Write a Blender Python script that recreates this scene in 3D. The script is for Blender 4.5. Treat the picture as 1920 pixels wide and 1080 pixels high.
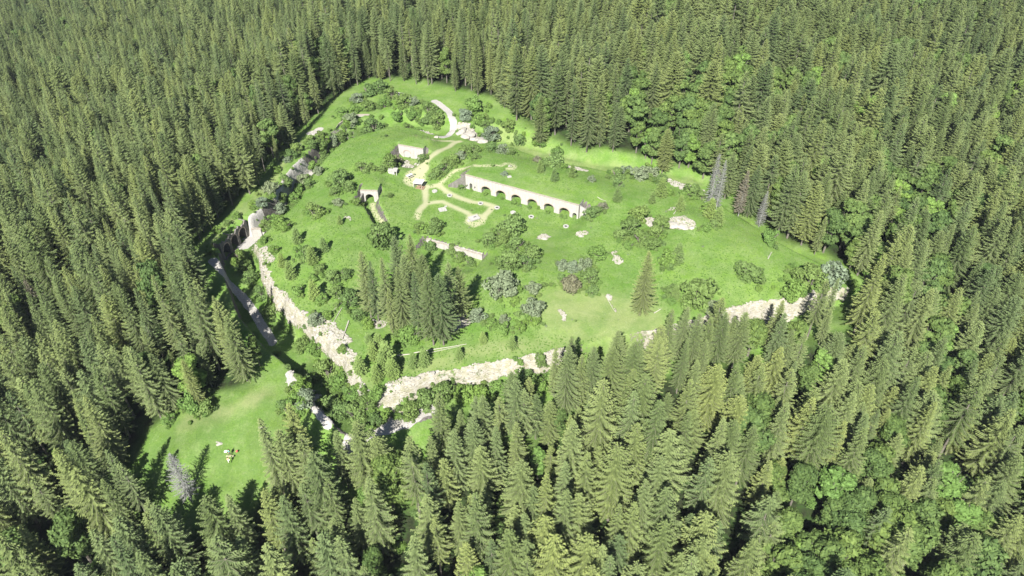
import bpy, math, random
import numpy as np
from mathutils import Vector, Matrix
for o in list(bpy.data.objects): bpy.data.objects.remove(o)
scene = bpy.context.scene
COL = scene.collection
RS = np.random.RandomState(11); random.seed(5)

# ------------------------------------------------------------------ camera, sky, sun, exposure
CAMZ = 120.0; PITCH = math.radians(40.0); FPX = 1400.0
cam_d = bpy.data.cameras.new('camera'); cam = bpy.data.objects.new('camera', cam_d); COL.objects.link(cam)
cam.location = (0, 0, CAMZ); cam.rotation_euler = (math.radians(90) - PITCH, 0, 0)
cam_d.sensor_width = 36.0; cam_d.lens = 36.0 * FPX / 1920.0; cam_d.clip_start = 0.5; cam_d.clip_end = 8000
scene.camera = cam
SUN_DIR = Vector((0.182, 0.718, -0.700)).normalized()       # the way the light travels
world = bpy.data.worlds.new('World'); scene.world = world; world.use_nodes = True
wn = world.node_tree; bg = wn.nodes['Background']
sky = wn.nodes.new('ShaderNodeTexSky'); sky.sky_type = 'NISHITA'; sky.sun_disc = False
sky.sun_elevation = math.asin(-SUN_DIR.z); sky.sun_rotation = math.atan2(-SUN_DIR.x, -SUN_DIR.y) % (2 * math.pi)
sky.altitude = 1000
wn.links.new(sky.outputs[0], bg.inputs[0]); bg.inputs[1].default_value = 0.05
sun_d = bpy.data.lights.new('sun', 'SUN'); sun = bpy.data.objects.new('sun', sun_d); COL.objects.link(sun)
sun_d.energy = 5.0; sun_d.angle = math.radians(0.53); sun_d.color = (1.0, 0.965, 0.90)
sun.rotation_euler = SUN_DIR.to_track_quat('-Z', 'Y').to_euler(); sun.location = (-100, -300, 400)
vs = scene.view_settings; vs.view_transform = 'Standard'; vs.look = 'None'; vs.gamma = 1.0
vs.use_curve_mapping = False; vs.exposure = 1.27
scene.cycles.max_bounces = 6; scene.cycles.transparent_max_bounces = 6

# ------------------------------------------------------------------ survey helpers (drone sight line -> point on the land)
CP, SP = math.cos(PITCH), math.sin(PITCH)
def P(px, py, z=0.0):
    u = (px - 960.0) / FPX; v = (540.0 - py) / FPX
    dy = CP + v * SP; dz = -SP + v * CP
    t = (z - CAMZ) / dz
    return np.array([u * t, dy * t, z])
def project(p):
    x, y, z = p[..., 0], p[..., 1], p[..., 2] - CAMZ
    f = y * CP - z * SP; upc = y * SP + z * CP
    return 960 + FPX * x / f, 540 - FPX * upc / f, f
def ss(a, b, x):
    t = np.clip((x - a) / (b - a), 0, 1); return t * t * (3 - 2 * t)
def hash2(ix, iy, seed):
    n = (ix.astype(np.int64) * 374761393 + iy.astype(np.int64) * 668265263 + seed * 974711) & 0x7fffffff
    n = ((n ^ (n >> 13)) * 1274126177) & 0x7fffffff
    n = (n ^ (n >> 16)) & 0x7fffffff
    return n / float(0x7fffffff)
def vnoise(x, y, sc, seed=0):
    x = np.asarray(x) / sc; y = np.asarray(y) / sc
    ix = np.floor(x); iy = np.floor(y); fx = x - ix; fy = y - iy
    fx = fx * fx * (3 - 2 * fx); fy = fy * fy * (3 - 2 * fy)
    a = hash2(ix, iy, seed); b = hash2(ix + 1, iy, seed); c = hash2(ix, iy + 1, seed); d = hash2(ix + 1, iy + 1, seed)
    return (a * (1 - fx) + b * fx) * (1 - fy) + (c * (1 - fx) + d * fx) * fy
def fbm(x, y, sc, seed=0, n=3):
    r = 0; a = 1; s = 0
    for k in range(n):
        r = r + a * vnoise(x, y, sc / 2 ** k, seed + 17 * k); s += a; a *= 0.5
    return r / s * 2 - 1

# ------------------------------------------------------------------ the fort's edge: px, py, ditch depth, ditch width, bare rock, walled counterscarp, gravel crown
EDGE = [(478,455,6,9,.6,1,.2),(496,497,7,9.5,1,1,1),(522,546,7,10,1,1,1),(572,598,7,10,1,1,.9),(612,628,7,10,1,1,.3),(650,660,7,10.5,1,1,.2),
        (668,705,6,9.5,1,1,.5),(690,738,5,8,.8,1,0),(745,724,3.8,7.5,.8,1,0),(790,704,3.8,7.5,1,.8,0),(835,697,3.8,10,1,0,0),(920,683,3.8,13,1,0,0),(1000,665,3.8,13,1,0,0),
        (1060,652,5,13,.6,0,0),(1140,637,4.5,13,.3,0,0),(1200,628,5,13,.5,0,0),(1250,620,4.5,13,.9,0,0),(1320,595,5.5,13,1,0,0),(1400,572,5.5,13,1,0,0),(1480,562,5,13,1,0,0),
        (1560,540,5,12,1,0,0),(1592,540,4,10,.5,0,0),(1540,500,2,7,0,0,0),(1450,460,1.5,7,0,0,0),(1390,415,1.5,7,0,0,0),(1345,388,1.5,7,0,0,0),(1322,360,2,7,.2,0,0),
        (1250,338,2,7,.1,0,0),(1150,325,2,7,0,0,0),(1060,312,2,7,0,0,0),(990,290,2,7,.1,0,0),(940,272,3,7,.4,0,0),(900,266,3,7,.8,0,0),(866,262,.6,6,.2,0,0),(830,260,.5,6,0,0,0),
        (795,248,2,7,.3,0,0),(745,236,3,7,.2,.1,0),(700,250,4,7,.1,.3,0),(655,262,5,7,.1,.5,.1),(621,292,6,7.5,.05,1,.6),(591,324,6,7.5,.05,1,1),(577,352,6,7.5,.05,1,1),(563,377,6,7.5,.05,1,.9),
        (540,400,6,8,.05,1,.3),(505,430,6,8.5,.2,1,1.0)]
EP = np.array([P(e[0], e[1], 0)[:2] for e in EDGE]); EA = np.array([e[2:] for e in EDGE], float)
def edge_field(x, y):
    x = np.ravel(x).astype(float); y = np.ravel(y).astype(float)
    best = np.full(x.shape, 1e18); att = np.zeros((x.size, 5)); inside = np.zeros(x.shape, bool)
    n = len(EP)
    for i in range(n):
        a = EP[i]; b = EP[(i + 1) % n]; e = b - a
        t = np.clip(((x - a[0]) * e[0] + (y - a[1]) * e[1]) / (e @ e), 0, 1)
        d2 = (x - a[0] - t * e[0]) ** 2 + (y - a[1] - t * e[1]) ** 2
        m = d2 < best; best[m] = d2[m]
        at = EA[i] * (1 - t[m])[:, None] + EA[(i + 1) % n] * t[m][:, None]; att[m] = at
        c = ((a[1] > y) != (b[1] > y)) & (x < (b[0] - a[0]) * (y - a[1]) / (b[1] - a[1] + 1e-12) + a[0]); inside ^= c
    d = np.sqrt(best); return np.where(inside, -d, d), att
def rbf(pts):
    pts = np.array(pts, float); n = len(pts)
    r = np.hypot(pts[:, None, 0] - pts[None, :, 0], pts[:, None, 1] - pts[None, :, 1])
    A = np.zeros((n + 1, n + 1)); A[:n, :n] = r - np.eye(n) * 1.5; A[:n, n] = 1; A[n, :n] = 1
    w = np.linalg.solve(A, np.append(pts[:, 2], 0))
    def f(x, y):
        z = np.full(np.shape(x), w[n])
        for i in range(n): z = z + w[i] * np.sqrt((x - pts[i, 0]) ** 2 + (y - pts[i, 1]) ** 2 + 4.0)
        return z
    return f
OUT = [(440,545,-1.5),(400,460,-1),(500,640,-2.5),(540,720,-3),(600,800,-3.5),(700,825,-3.5),(800,790,-4),(900,765,-7),(1000,745,-8),(1100,730,-8.5),(1200,710,-8.5),(1300,685,-9),(1400,660,-9),(1500,640,-8),(1620,580,-7),
       (1600,500,-4),(1500,450,-2),(1400,380,-1),(1330,330,0),(1200,300,0.5),(1050,280,0.5),(950,240,1),(870,200,1),(760,165,0),(690,150,-1),(620,200,-1),(540,270,-1.2),(460,370,-1.2),
       (380,850,-8),(270,900,-11),(0,1080,-28),(480,1080,-26),(960,1080,-28),(1440,1080,-31),(1919,1080,-38),(0,800,-20),(150,650,-14),(0,540,-17),(200,450,-8),(0,270,-34),(0,0,-75),(480,0,-42),(300,250,-18),
       (960,0,2),(720,0,-18),(800,100,0),(1440,0,8),(1919,0,-4),(1919,270,-12),(1919,540,-22),(1700,700,-22),(1750,850,-30),(1450,800,-18),(1150,850,-15),(880,900,-13),(640,900,-11),(1600,300,-3),(1400,200,4),(1100,180,4)]
outp = [tuple(P(a, b, c)) for a, b, c in OUT]
outp += [(-900, 900, -120), (0, 1100, -60), (900, 1000, -40), (700, 200, -70), (-700, 100, -90), (0, -400, -110), (-1500, 2200, -60), (1500, 2200, 20), (2200, 0, -80), (-2200, 0, -80), (0, -2000, -120), (0, 2300, 40)]
zout = rbf(outp)
INN = [(a[0], a[1], 0) for a in EDGE[::2]] + [(800,400,-.6),(850,392,-.6),(900,402,-.6),(950,425,-.6),(840,360,-.4),(790,340,0),(770,345,0),(1000,440,-.5),(1050,448,0),(900,450,-.8),(850,440,-.8),
       (620,370,3.2),(560,435,2.4),(660,405,3.2),(605,410,4.2),(520,455,1),(700,440,2),(640,480,3.2),(560,510,2),(700,300,3.2),(740,262,3.5),(650,300,2.6),(680,340,3.8),(730,360,1.5),(735,400,.5),
       (600,570,1.4),(660,640,1),(720,670,.6),(800,660,.8),(950,640,1),(1100,610,1.2),(1250,595,.8),(1000,570,2),(900,570,2.2),(930,505,3.2),(1000,500,3),(850,530,-1.5),(820,490,-3),(760,540,-2.5),(870,500,-2.5),(700,540,-.5),
       (1290,400,5.0),(1235,430,1.2),(1200,400,1.5),(1150,450,2.8),(1100,500,1.5),(1400,465,3.4),(1350,520,3.2),(1450,520,2),(1300,480,3.0),(1170,375,3.6),(1190,345,1.6),(1100,335,1.5),(860,300,2.4),(900,290,2.5),(960,300,2),(1040,335,2.5),(830,275,1),(790,270,2.5)]
inner = rbf([tuple(P(a, b, c)) for a, b, c in INN])
# retaining features: front line A->B (back side raised)   (px,py of base), front z, height, run back, fall-off, end fade
def bench_def(a, b, zf, H, q0, q1, flat, fall, endf, front=4.0, cut=True):
    A = P(a[0], a[1], zf)[:2]; B = P(b[0], b[1], zf)[:2]; u = (B - A) / np.linalg.norm(B - A); n = np.array([-u[1], u[0]])
    return dict(A=A, B=B, u=u, n=n, L=np.linalg.norm(B - A), zf=zf, H=H, q0=q0, q1=q1, flat=flat, fall=fall, endf=endf, front=front, cut=cut)
BARR = bench_def((873, 353), (1080, 410), -0.8, 4.6, 2.8, 3.3, 9, 14, 5, 8)
NWF = bench_def((756, 294), (789, 300), -0.4, 4.0, 1.6, 2.1, 5, 8, 3.5, 6)
TUN = bench_def((684, 378), (705, 379), -0.6, 3.8, 3.2, 3.7, 3, 9, 2.0, 4)
LOWW = bench_def((800, 459), (904, 488), -3.0, 1.9, .55, .9, 3, 4, 2, 5)
BENCHES = [BARR, NWF, TUN, LOWW]
def bench_apply(b, x, y, z):
    s = (x - b['A'][0]) * b['u'][0] + (y - b['A'][1]) * b['u'][1]; q = (x - b['A'][0]) * b['n'][0] + (y - b['A'][1]) * b['n'][1]
    al = ss(-b['endf'], 0.2, s) * (1 - ss(b['L'] - .2, b['L'] + b['endf'], s))
    top = b['zf'] + b['H'] + .05
    wf = al * ss(-b['front'] * 2, -b['front'] * .6, q) * (1 - ss(b['q0'], b['q1'], q))     # front apron: level
    z = z * (1 - wf) + b['zf'] * wf
    wb = al * ss(b['q0'], b['q1'], q) * (1 - ss(b['flat'], b['flat'] + b['fall'], q))
    z = z * (1 - wb) + np.maximum(z, top) * wb
    return z
GAL_A = P(421, 488, -6)[:2]; GAL_B = P(469, 441, -6)[:2]
GAL = dict(A=GAL_A, B=GAL_B, u=(GAL_B - GAL_A) / np.linalg.norm(GAL_B - GAL_A), L=float(np.linalg.norm(GAL_B - GAL_A)), zf=-6.0, H=5.2, q0=2.3, q1=2.8, flat=3, fall=5, endf=1.2, front=3.0)
GAL['n'] = np.array([-GAL['u'][1], GAL['u'][0]])
# sunken lane in front of the tunnel mouth
LANE = np.array([P(694, 379, -.6)[:2], P(697, 395, -.6)[:2], P(705, 408, -.3)[:2], P(714, 420, .2)[:2]])
def polydist(x, y, pts):
    best = np.full(np.shape(x), 1e9)
    for a, b in zip(pts[:-1], pts[1:]):
        e = b - a; t = np.clip(((x - a[0]) * e[0] + (y - a[1]) * e[1]) / (e @ e + 1e-9), 0, 1)
        best = np.minimum(best, np.hypot(x - a[0] - t * e[0], y - a[1] - t * e[1]))
    return best
def terrain(x, y, full=False):
    sh = np.shape(x); x = np.ravel(np.asarray(x, float)); y = np.ravel(np.asarray(y, float))
    d0, at = edge_field(x, y)
    rag = fbm(x, y, 7, 3) * 1.1 + fbm(x, y, 2.2, 9) * .45
    depth, wid, rock, cw, crown = at.T
    d = d0 + rag * np.clip(rock, 0, 1) * (1 - ss(4, 8, d0))
    zi = inner(x, y) + fbm(x, y, 16, 21) * .5 + fbm(x, y, 4, 33) * .10
    for b in BENCHES: zi = bench_apply(b, x, y, zi)
    ld = polydist(x, y, LANE); wl = (1 - ss(1.1, 2.4, ld)); zi = zi * (1 - wl) + np.minimum(zi, -.6) * wl
    zo = zout(x, y) + fbm(x, y, 30, 41) * 1.2 + fbm(x, y, 6, 43) * .25
    near = 1 - ss(20, 45, d0)
    zo = np.where(d0 > 0, zo, zo)
    zb = -depth + fbm(x, y, 5, 55) * .7
    sw = 1.0 + 1.5 * np.clip(rock, 0, 1) + 4.0 * np.clip(1 - depth / 4, 0, 1)
    s1 = ss(0, 1, d / sw)
    z = zi * (1 - s1) + zb * s1
    cwid = .9 + (1 - np.clip(cw, 0, 1)) * 4
    s2 = ss(0, 1, (d0 - wid) / cwid)
    z = z * (1 - s2) + zo * s2
    z = bench_apply(GAL, x, y, z)
    cliff = (s1 > .03) & (d < sw * 1.25)
    z = z + cliff * np.clip(rock, 0, 1) * (fbm(x, y, 1.6, 71) * .7 + fbm(x, y, 4.5, 73) * .6)
    if not full: return z.reshape(sh)
    return z, d0, d, at, s1, s2, sw, cwid
def gz(x, y): return float(terrain(np.array([x]), np.array([y]))[0])

# ------------------------------------------------------------------ small toolkit
def mat(name): m = bpy.data.materials.new(name); m.use_nodes = True; m.node_tree.nodes.clear(); return m
class N:
    def __init__(s, m): s.t = m.node_tree
    def new(s, ty, **k):
        n = s.t.nodes.new(ty)
        for a, b in k.items(): setattr(n, a, b)
        return n
    def link(s, a, b): s.t.links.new(a, b)
    def noise(s, scale, detail=3, vec=None, rough=.55):
        n = s.new('ShaderNodeTexNoise'); n.inputs['Scale'].default_value = scale; n.inputs['Detail'].default_value = detail; n.inputs['Roughness'].default_value = rough
        if vec is not None: s.link(vec, n.inputs['Vector'])
        return n.outputs['Fac']
    def ramp(s, fac, stops):
        r = s.new('ShaderNodeValToRGB'); e = r.color_ramp.elements
        while len(e) < len(stops): e.new(.5)
        for k, (p, c) in enumerate(stops): e[k].position = p; e[k].color = (*c, 1) if len(c) == 3 else c
        s.link(fac, r.inputs[0]); return r.outputs[0]
    def mix(s, f, a, b, mode='MIX'):
        n = s.new('ShaderNodeMix', data_type='RGBA', blend_type=mode)
        for sock, v in ((n.inputs[0], f), (n.inputs[6], a), (n.inputs[7], b)):
            if hasattr(v, 'node'): s.link(v, sock)
            elif isinstance(v, (int, float)): sock.default_value = v if sock.type == 'VALUE' else (v, v, v, 1)
            else: sock.default_value = (*v, 1)
        return n.outputs[2]
    def math(s, op, a, b=0.0, clamp=False):
        n = s.new('ShaderNodeMath', operation=op, use_clamp=clamp)
        for sock, v in ((n.inputs[0], a), (n.inputs[1], b)):
            if hasattr(v, 'node'): s.link(v, sock)
            else: sock.default_value = v
        return n.outputs[0]
    def pos(s): return s.new('ShaderNodeNewGeometry').outputs['Position']
    def attr(s, name):
        n = s.new('ShaderNodeAttribute', attribute_name=name); return n
    def out(s, col, rough=.9, bump=None, bstr=.4, bdist=.1, transl=0.0, spec=.2, tcol=None):
        o = s.new('ShaderNodeOutputMaterial'); b = s.new('ShaderNodeBsdfPrincipled')
        b.inputs['Roughness'].default_value = rough; b.inputs['Specular IOR Level'].default_value = spec
        if hasattr(col, 'node'): s.link(col, b.inputs['Base Color'])
        else: b.inputs['Base Color'].default_value = (*col, 1)
        if bump is not None:
            bp = s.new('ShaderNodeBump'); bp.inputs['Strength'].default_value = bstr; bp.inputs['Distance'].default_value = bdist
            s.link(bump, bp.inputs['Height']); s.link(bp.outputs[0], b.inputs['Normal'])
        if transl > 0:
            t = s.new('ShaderNodeBsdfTranslucent'); mx = s.new('ShaderNodeMixShader'); mx.inputs[0].default_value = transl
            c = tcol if tcol is not None else col
            if hasattr(c, 'node'): s.link(c, t.inputs[0])
            else: t.inputs[0].default_value = (*c, 1)
            s.link(b.outputs[0], mx.inputs[1]); s.link(t.outputs[0], mx.inputs[2]); s.link(mx.outputs[0], o.inputs[0])
        else: s.link(b.outputs[0], o.inputs[0])

def mesh_np(name, V, F, mats=(), midx=None, attrs=None, smooth=False):
    """V (n,3); F list/array of faces (all tris or all quads), or a list of such arrays."""
    me = bpy.data.meshes.new(name)
    Fs = F if isinstance(F, list) else [F]
    Fs = [np.asarray(f, np.int32) for f in Fs if len(f)]
    nl = sum(f.size for f in Fs); nf = sum(len(f) for f in Fs)
    me.vertices.add(len(V)); me.vertices.foreach_set('co', np.asarray(V, np.float32).ravel())
    me.loops.add(nl); me.loops.foreach_set('vertex_index', np.concatenate([f.ravel() for f in Fs]))
    tot = np.concatenate([np.full(len(f), f.shape[1], np.int32) for f in Fs]); st = np.concatenate([[0], np.cumsum(tot)[:-1]]).astype(np.int32)
    me.polygons.add(nf); me.polygons.foreach_set('loop_start', st); me.polygons.foreach_set('loop_total', tot)
    for m in mats: me.materials.append(m)
    if midx is not None: me.polygons.foreach_set('material_index', np.asarray(midx, np.int32))
    me.polygons.foreach_set('use_smooth', np.full(nf, smooth))
    me.update(calc_edges=True)
    for k, a in (attrs or {}).items():
        at = me.attributes.new(k, 'FLOAT_COLOR' if a.ndim == 2 else 'FLOAT', 'POINT')
        if a.ndim == 2: at.data.foreach_set('color', np.asarray(a, np.float32).ravel())
        else: at.data.foreach_set('value', np.asarray(a, np.float32))
    return me
def link(name, me, parent=None, loc=None):
    o = bpy.data.objects.new(name, me); COL.objects.link(o)
    if parent is not None: o.parent = parent
    if loc is not None: o.location = loc
    return o
def tag(o, label=None, cat=None, group=None, kind=None):
    if label: o['label'] = label
    if cat: o['category'] = cat
    if group: o['group'] = group
    if kind: o['kind'] = kind
    return o
def empty(name, loc, rz=0.0, sc=1.0):
    o = bpy.data.objects.new(name, None); COL.objects.link(o); o.location = loc; o.rotation_euler = (0, 0, rz)
    o.scale = (sc, sc, sc) if isinstance(sc, (int, float)) else sc; o.empty_display_size = .3; return o
def copy_tree(o):
    c = o.copy(); COL.objects.link(c)
    for ch in o.children:
        d = ch.copy(); COL.objects.link(d); d.parent = c; d.matrix_parent_inverse = ch.matrix_parent_inverse.copy()
    return c
class MB:
    def __init__(s): s.v = []; s.f = []
    def add(s, v, f):
        b = len(s.v); s.v += [tuple(map(float, p)) for p in v]; s.f += [tuple(i + b for i in q) for q in f]
    def box(s, x0, x1, y0, y1, z0, z1):
        s.add([(x0,y0,z0),(x1,y0,z0),(x1,y1,z0),(x0,y1,z0),(x0,y0,z1),(x1,y0,z1),(x1,y1,z1),(x0,y1,z1)], [(0,3,2,1),(4,5,6,7),(0,1,5,4),(1,2,6,5),(2,3,7,6),(3,0,4,7)])
    def tube(s, pts, rad, n=7, caps=True):
        pts = [Vector(p) for p in pts]; b = len(s.v)
        for i, p in enumerate(pts):
            t = (pts[min(i + 1, len(pts) - 1)] - pts[max(i - 1, 0)]).normalized(); a = t.orthogonal().normalized(); c = t.cross(a)
            r = rad[i] if isinstance(rad, (list, tuple)) else rad
            for k in range(n):
                q = p + (a * math.cos(2 * math.pi * k / n) + c * math.sin(2 * math.pi * k / n)) * r; s.v.append(tuple(q))
        for i in range(len(pts) - 1):
            for k in range(n): s.f.append((b + i*n + k, b + i*n + (k+1) % n, b + (i+1)*n + (k+1) % n, b + (i+1)*n + k))
        if caps: s.f.append(tuple(b + k for k in range(n))[::-1]); s.f.append(tuple(b + (len(pts)-1)*n + k for k in range(n)))
    def build(s, name, m, parent=None, loc=None, smooth=False):
        me = bpy.data.meshes.new(name); me.from_pydata(s.v, [], s.f); me.materials.append(m)
        if smooth: me.polygons.foreach_set('use_smooth', [True] * len(me.polygons))
        me.update(); return link(name, me, parent, loc)

# ------------------------------------------------------------------ materials
def ground_material():
    m = mat('meadow_and_rock'); n = N(m); p = n.pos()
    a = n.attr('mask_a'); b = n.attr('mask_b')
    sa = n.new('ShaderNodeSeparateColor'); n.link(a.outputs['Color'], sa.inputs[0]); sb = n.new('ShaderNodeSeparateColor'); n.link(b.outputs['Color'], sb.inputs[0])
    big = n.noise(.045, 4, p); mid = n.noise(.35, 5, p); fine = n.noise(2.2, 6, p, .7); vf = n.noise(9, 3, p, .7)
    g = n.ramp(big, [(.28, (.085, .178, .028)), (.5, (.128, .225, .038)), (.72, (.165, .250, .056))])
    g = n.mix(n.ramp(mid, [(.35, (0, 0, 0)), (.7, (1, 1, 1))]), g, (.165, .240, .078))
    g = n.mix(.55, g, n.ramp(fine, [(.25, (.35, .35, .35)), (.5, (.95, .95, .95)), (.75, (1.45, 1.4, 1.3))]), 'MULTIPLY')
    g = n.mix(.35, g, n.ramp(vf, [(.3, (.5, .5, .5)), (.7, (1.4, 1.4, 1.4))]), 'MULTIPLY')
    dry = n.mix(fine, (.19, .23, .09), (.29, .30, .15))
    g = n.mix(sb.outputs[2], g, dry)
    g = n.mix(n.ramp(n.noise(.16, 6, p, .72), [(.44, (0, 0, 0)), (.60, (.50, .50, .50))]), g, (.085, .165, .034))
    g = n.mix(n.ramp(n.noise(.8, 5, p, .75), [(.56, (0, 0, 0)), (.70, (.6, .6, .6))]), g, (.19, .235, .10))
    # tiny pale flower heads in the grass
    vo = n.new('ShaderNodeTexVoronoi'); vo.inputs['Scale'].default_value = 1.3; n.link(p, vo.inputs['Vector'])
    fl = n.math('LESS_THAN', vo.outputs['Distance'], .10); fl = n.math('MULTIPLY', fl, n.math('GREATER_THAN', n.noise(.09, 3, p), .52))
    g = n.mix(n.math('MULTIPLY', fl, .5), g, (.40, .44, .30))
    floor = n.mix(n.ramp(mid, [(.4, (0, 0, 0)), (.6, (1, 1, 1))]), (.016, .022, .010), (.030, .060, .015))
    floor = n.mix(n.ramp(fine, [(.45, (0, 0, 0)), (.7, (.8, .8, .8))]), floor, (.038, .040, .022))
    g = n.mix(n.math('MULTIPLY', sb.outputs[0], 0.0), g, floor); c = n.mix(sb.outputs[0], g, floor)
    path = n.mix(fine, (.27, .29, .15), (.40, .39, .25))
    c = n.mix(sa.outputs[0], c, path)
    # bare limestone: broken edge, bedding stripes, soil stains
    sx = n.new('ShaderNodeSeparateXYZ'); n.link(p, sx.inputs[0])
    cmb = n.new('ShaderNodeCombineXYZ'); n.link(n.math('MULTIPLY', sx.outputs[0], .9), cmb.inputs[0]); n.link(n.math('MULTIPLY', sx.outputs[1], .9), cmb.inputs[1]); n.link(n.math('MULTIPLY', sx.outputs[2], 3.0), cmb.inputs[2])
    rk = n.noise(1.3, 6, cmb.outputs[0], .65); rk2 = n.noise(.6, 4, p)
    rock = n.ramp(rk, [(.28, (.14, .125, .09)), (.42, (.30, .28, .225)), (.6, (.41, .39, .34)), (.8, (.45, .44, .40))])
    rock = n.mix(n.ramp(rk2, [(.45, (0, 0, 0)), (.75, (.75, .75, .75))]), rock, (.22, .22, .10))
    e = n.math('ADD', sa.outputs[1], n.math('MULTIPLY', n.math('SUBTRACT', n.noise(1.1, 6, p, .75), .5), 1.1))
    e = n.ramp(e, [(.42, (0, 0, 0)), (.54, (1, 1, 1))])
    c = n.mix(e, c, rock)
    # rubble masonry of the ditch walls
    w = n.new('ShaderNodeTexVoronoi'); w.inputs['Scale'].default_value = 2.4; n.link(p, w.inputs['Vector'])
    st = n.ramp(w.outputs['Color'], [(.0, (.07, .064, .058)), (1, (.165, .152, .138))])
    e2 = n.math('ADD', sa.outputs[2], n.math('MULTIPLY', n.math('SUBTRACT', n.noise(.9, 5, p, .7), .5), .8))
    c = n.mix(n.ramp(e2, [(.44, (0, 0, 0)), (.55, (1, 1, 1))]), c, st)
    # gravel crown
    gv = n.ramp(n.noise(5, 4, p, .8), [(.3, (.20, .19, .17)), (.5, (.36, .345, .32)), (.7, (.45, .44, .42))])
    e3 = n.math('ADD', sb.outputs[1], n.math('MULTIPLY', n.math('SUBTRACT', n.noise(1.2, 6, p, .75), .5), .9))
    c = n.mix(n.ramp(e3, [(.42, (0, 0, 0)), (.56, (1, 1, 1))]), c, gv)
    hb = n.math('ADD', n.math('MULTIPLY', fine, .5), n.math('MULTIPLY', rk, n.math('MULTIPLY', e, 1.2)))
    n.out(c, .95, hb, .75, .35, spec=.08); return m
def foliage(name, dark, light, transl=.18, hv=.35, tip=None, patch=.02):
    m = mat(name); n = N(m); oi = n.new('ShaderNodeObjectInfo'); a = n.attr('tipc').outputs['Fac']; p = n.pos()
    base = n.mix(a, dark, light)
    var = n.math('ADD', n.math('MULTIPLY', oi.outputs['Random'], .6), n.math('MULTIPLY', n.noise(patch, 2, p), .5))
    tint = n.ramp(var, [(.15, (1 - hv, 1 - hv * .8, 1 - hv * .9)), (.5, (1, 1, 1)), (.85, (1 + hv * 1.1, 1 + hv * .8, 1 + hv * .5))])
    c = n.mix(1.0, base, tint, 'MULTIPLY')
    c = n.mix(.5, c, n.ramp(n.noise(1.6, 2, p), [(.3, (.6, .62, .6)), (.7, (1.35, 1.3, 1.3))]), 'MULTIPLY')
    h = n.math('FRACT', n.math('MULTIPLY', oi.outputs['Random'], 7.31))
    c = n.mix(1.0, c, n.ramp(h, [(.1, (.95, .99, 1.07)), (.5, (1, 1, 1)), (.9, (1.03, 1.02, .94))]), 'MULTIPLY')
    n.out(c, .75, transl=transl, spec=.25); return m
def plain(name, c, rough=.8, ns=6.0, amt=.25, bump=.3, spec=.3, bdist=.03):
    m = mat(name); n = N(m); p = n.new('ShaderNodeTexCoord').outputs['Object']; f = n.noise(ns, 5, p, .65)
    col = n.mix(1.0, c, n.ramp(f, [(.25, (1 - amt,) * 3), (.75, (1 + amt * .6,) * 3)]), 'MULTIPLY'); n.out(col, rough, f, bump, bdist, spec=spec); return m
def masonry(name, c1, c2, mortar, bw=.55, bh=.26, dirt=.4):
    m = mat(name); n = N(m); tc = n.new('ShaderNodeTexCoord').outputs['Object']; sx = n.new('ShaderNodeSeparateXYZ'); n.link(tc, sx.inputs[0])
    cm = n.new('ShaderNodeCombineXYZ'); n.link(n.math('ADD', sx.outputs[0], sx.outputs[1]), cm.inputs[0]); n.link(sx.outputs[2], cm.inputs[1])
    br = n.new('ShaderNodeTexBrick'); br.inputs['Scale'].default_value = 1; br.inputs['Brick Width'].default_value = bw; br.inputs['Row Height'].default_value = bh
    br.inputs['Mortar Size'].default_value = .02; br.inputs['Color1'].default_value = (*c1, 1); br.inputs['Color2'].default_value = (*c2, 1); br.inputs['Mortar'].default_value = (*mortar, 1)
    n.link(cm.outputs[0], br.inputs['Vector'])
    st = n.new('ShaderNodeCombineXYZ'); n.link(n.math('MULTIPLY', sx.outputs[0], 1.6), st.inputs[0]); n.link(n.math('MULTIPLY', sx.outputs[2], .25), st.inputs[2]); n.link(sx.outputs[1], st.inputs[1])
    f = n.noise(1.2, 5, st.outputs[0], .65)
    col = n.mix(dirt, br.outputs['Color'], n.ramp(f, [(.3, (.35, .33, .30)), (.6, (1.0, 1.0, 1.0))]), 'MULTIPLY')
    n.out(col, .9, br.outputs['Fac'], -.4, .02, spec=.15); return m
M = {}
M['ground'] = ground_material()
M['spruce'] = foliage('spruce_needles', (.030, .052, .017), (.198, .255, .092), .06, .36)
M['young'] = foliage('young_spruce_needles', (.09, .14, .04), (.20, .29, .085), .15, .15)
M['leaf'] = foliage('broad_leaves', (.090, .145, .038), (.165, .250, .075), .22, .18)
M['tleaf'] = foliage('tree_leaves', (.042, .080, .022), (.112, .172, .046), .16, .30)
M['leafb'] = foliage('bright_leaves', (.08, .14, .03), (.17, .28, .065), .22, .15)
M['leafg'] = foliage('grey_willow_leaves', (.10, .13, .075), (.22, .28, .17), .2, .15)
M['leafr'] = foliage('brownish_leaves', (.09, .10, .055), (.20, .20, .13), .15, .1)
M['deadneedle'] = foliage('rusty_dead_needles', (.09, .085, .06), (.19, .175, .13), .05, .1)
M['bark'] = plain('spruce_bark', (.16, .145, .12), .9, 3, .4)
M['twig'] = plain('lichened_twigs', (.17, .17, .11), .9, 5, .3)
M['grey'] = plain('dead_grey_wood', (.25, .255, .235), .9, 4, .35)
M['wood'] = plain('weathered_pale_wood', (.40, .38, .32), .8, 8, .3)
M['stone'] = masonry('limestone_masonry', (.45, .435, .40), (.41, .395, .36), (.30, .285, .26), dirt=.40)
M['stone_shaded'] = masonry('shaded_limestone_masonry', (.24, .225, .205), (.18, .17, .155), (.12, .115, .10), dirt=.55)  # same limestone, darkened in colour for walls on the shaded side
M['coping'] = plain('coping_stone', (.34, .30, .25), .9, 3, .35)
M['brickarch'] = plain('arch_ring_stone', (.36, .29, .24), .9, 6, .3)
M['block'] = plain('pale_blocking', (.36, .35, .33), .8, 2, .12)
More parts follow.
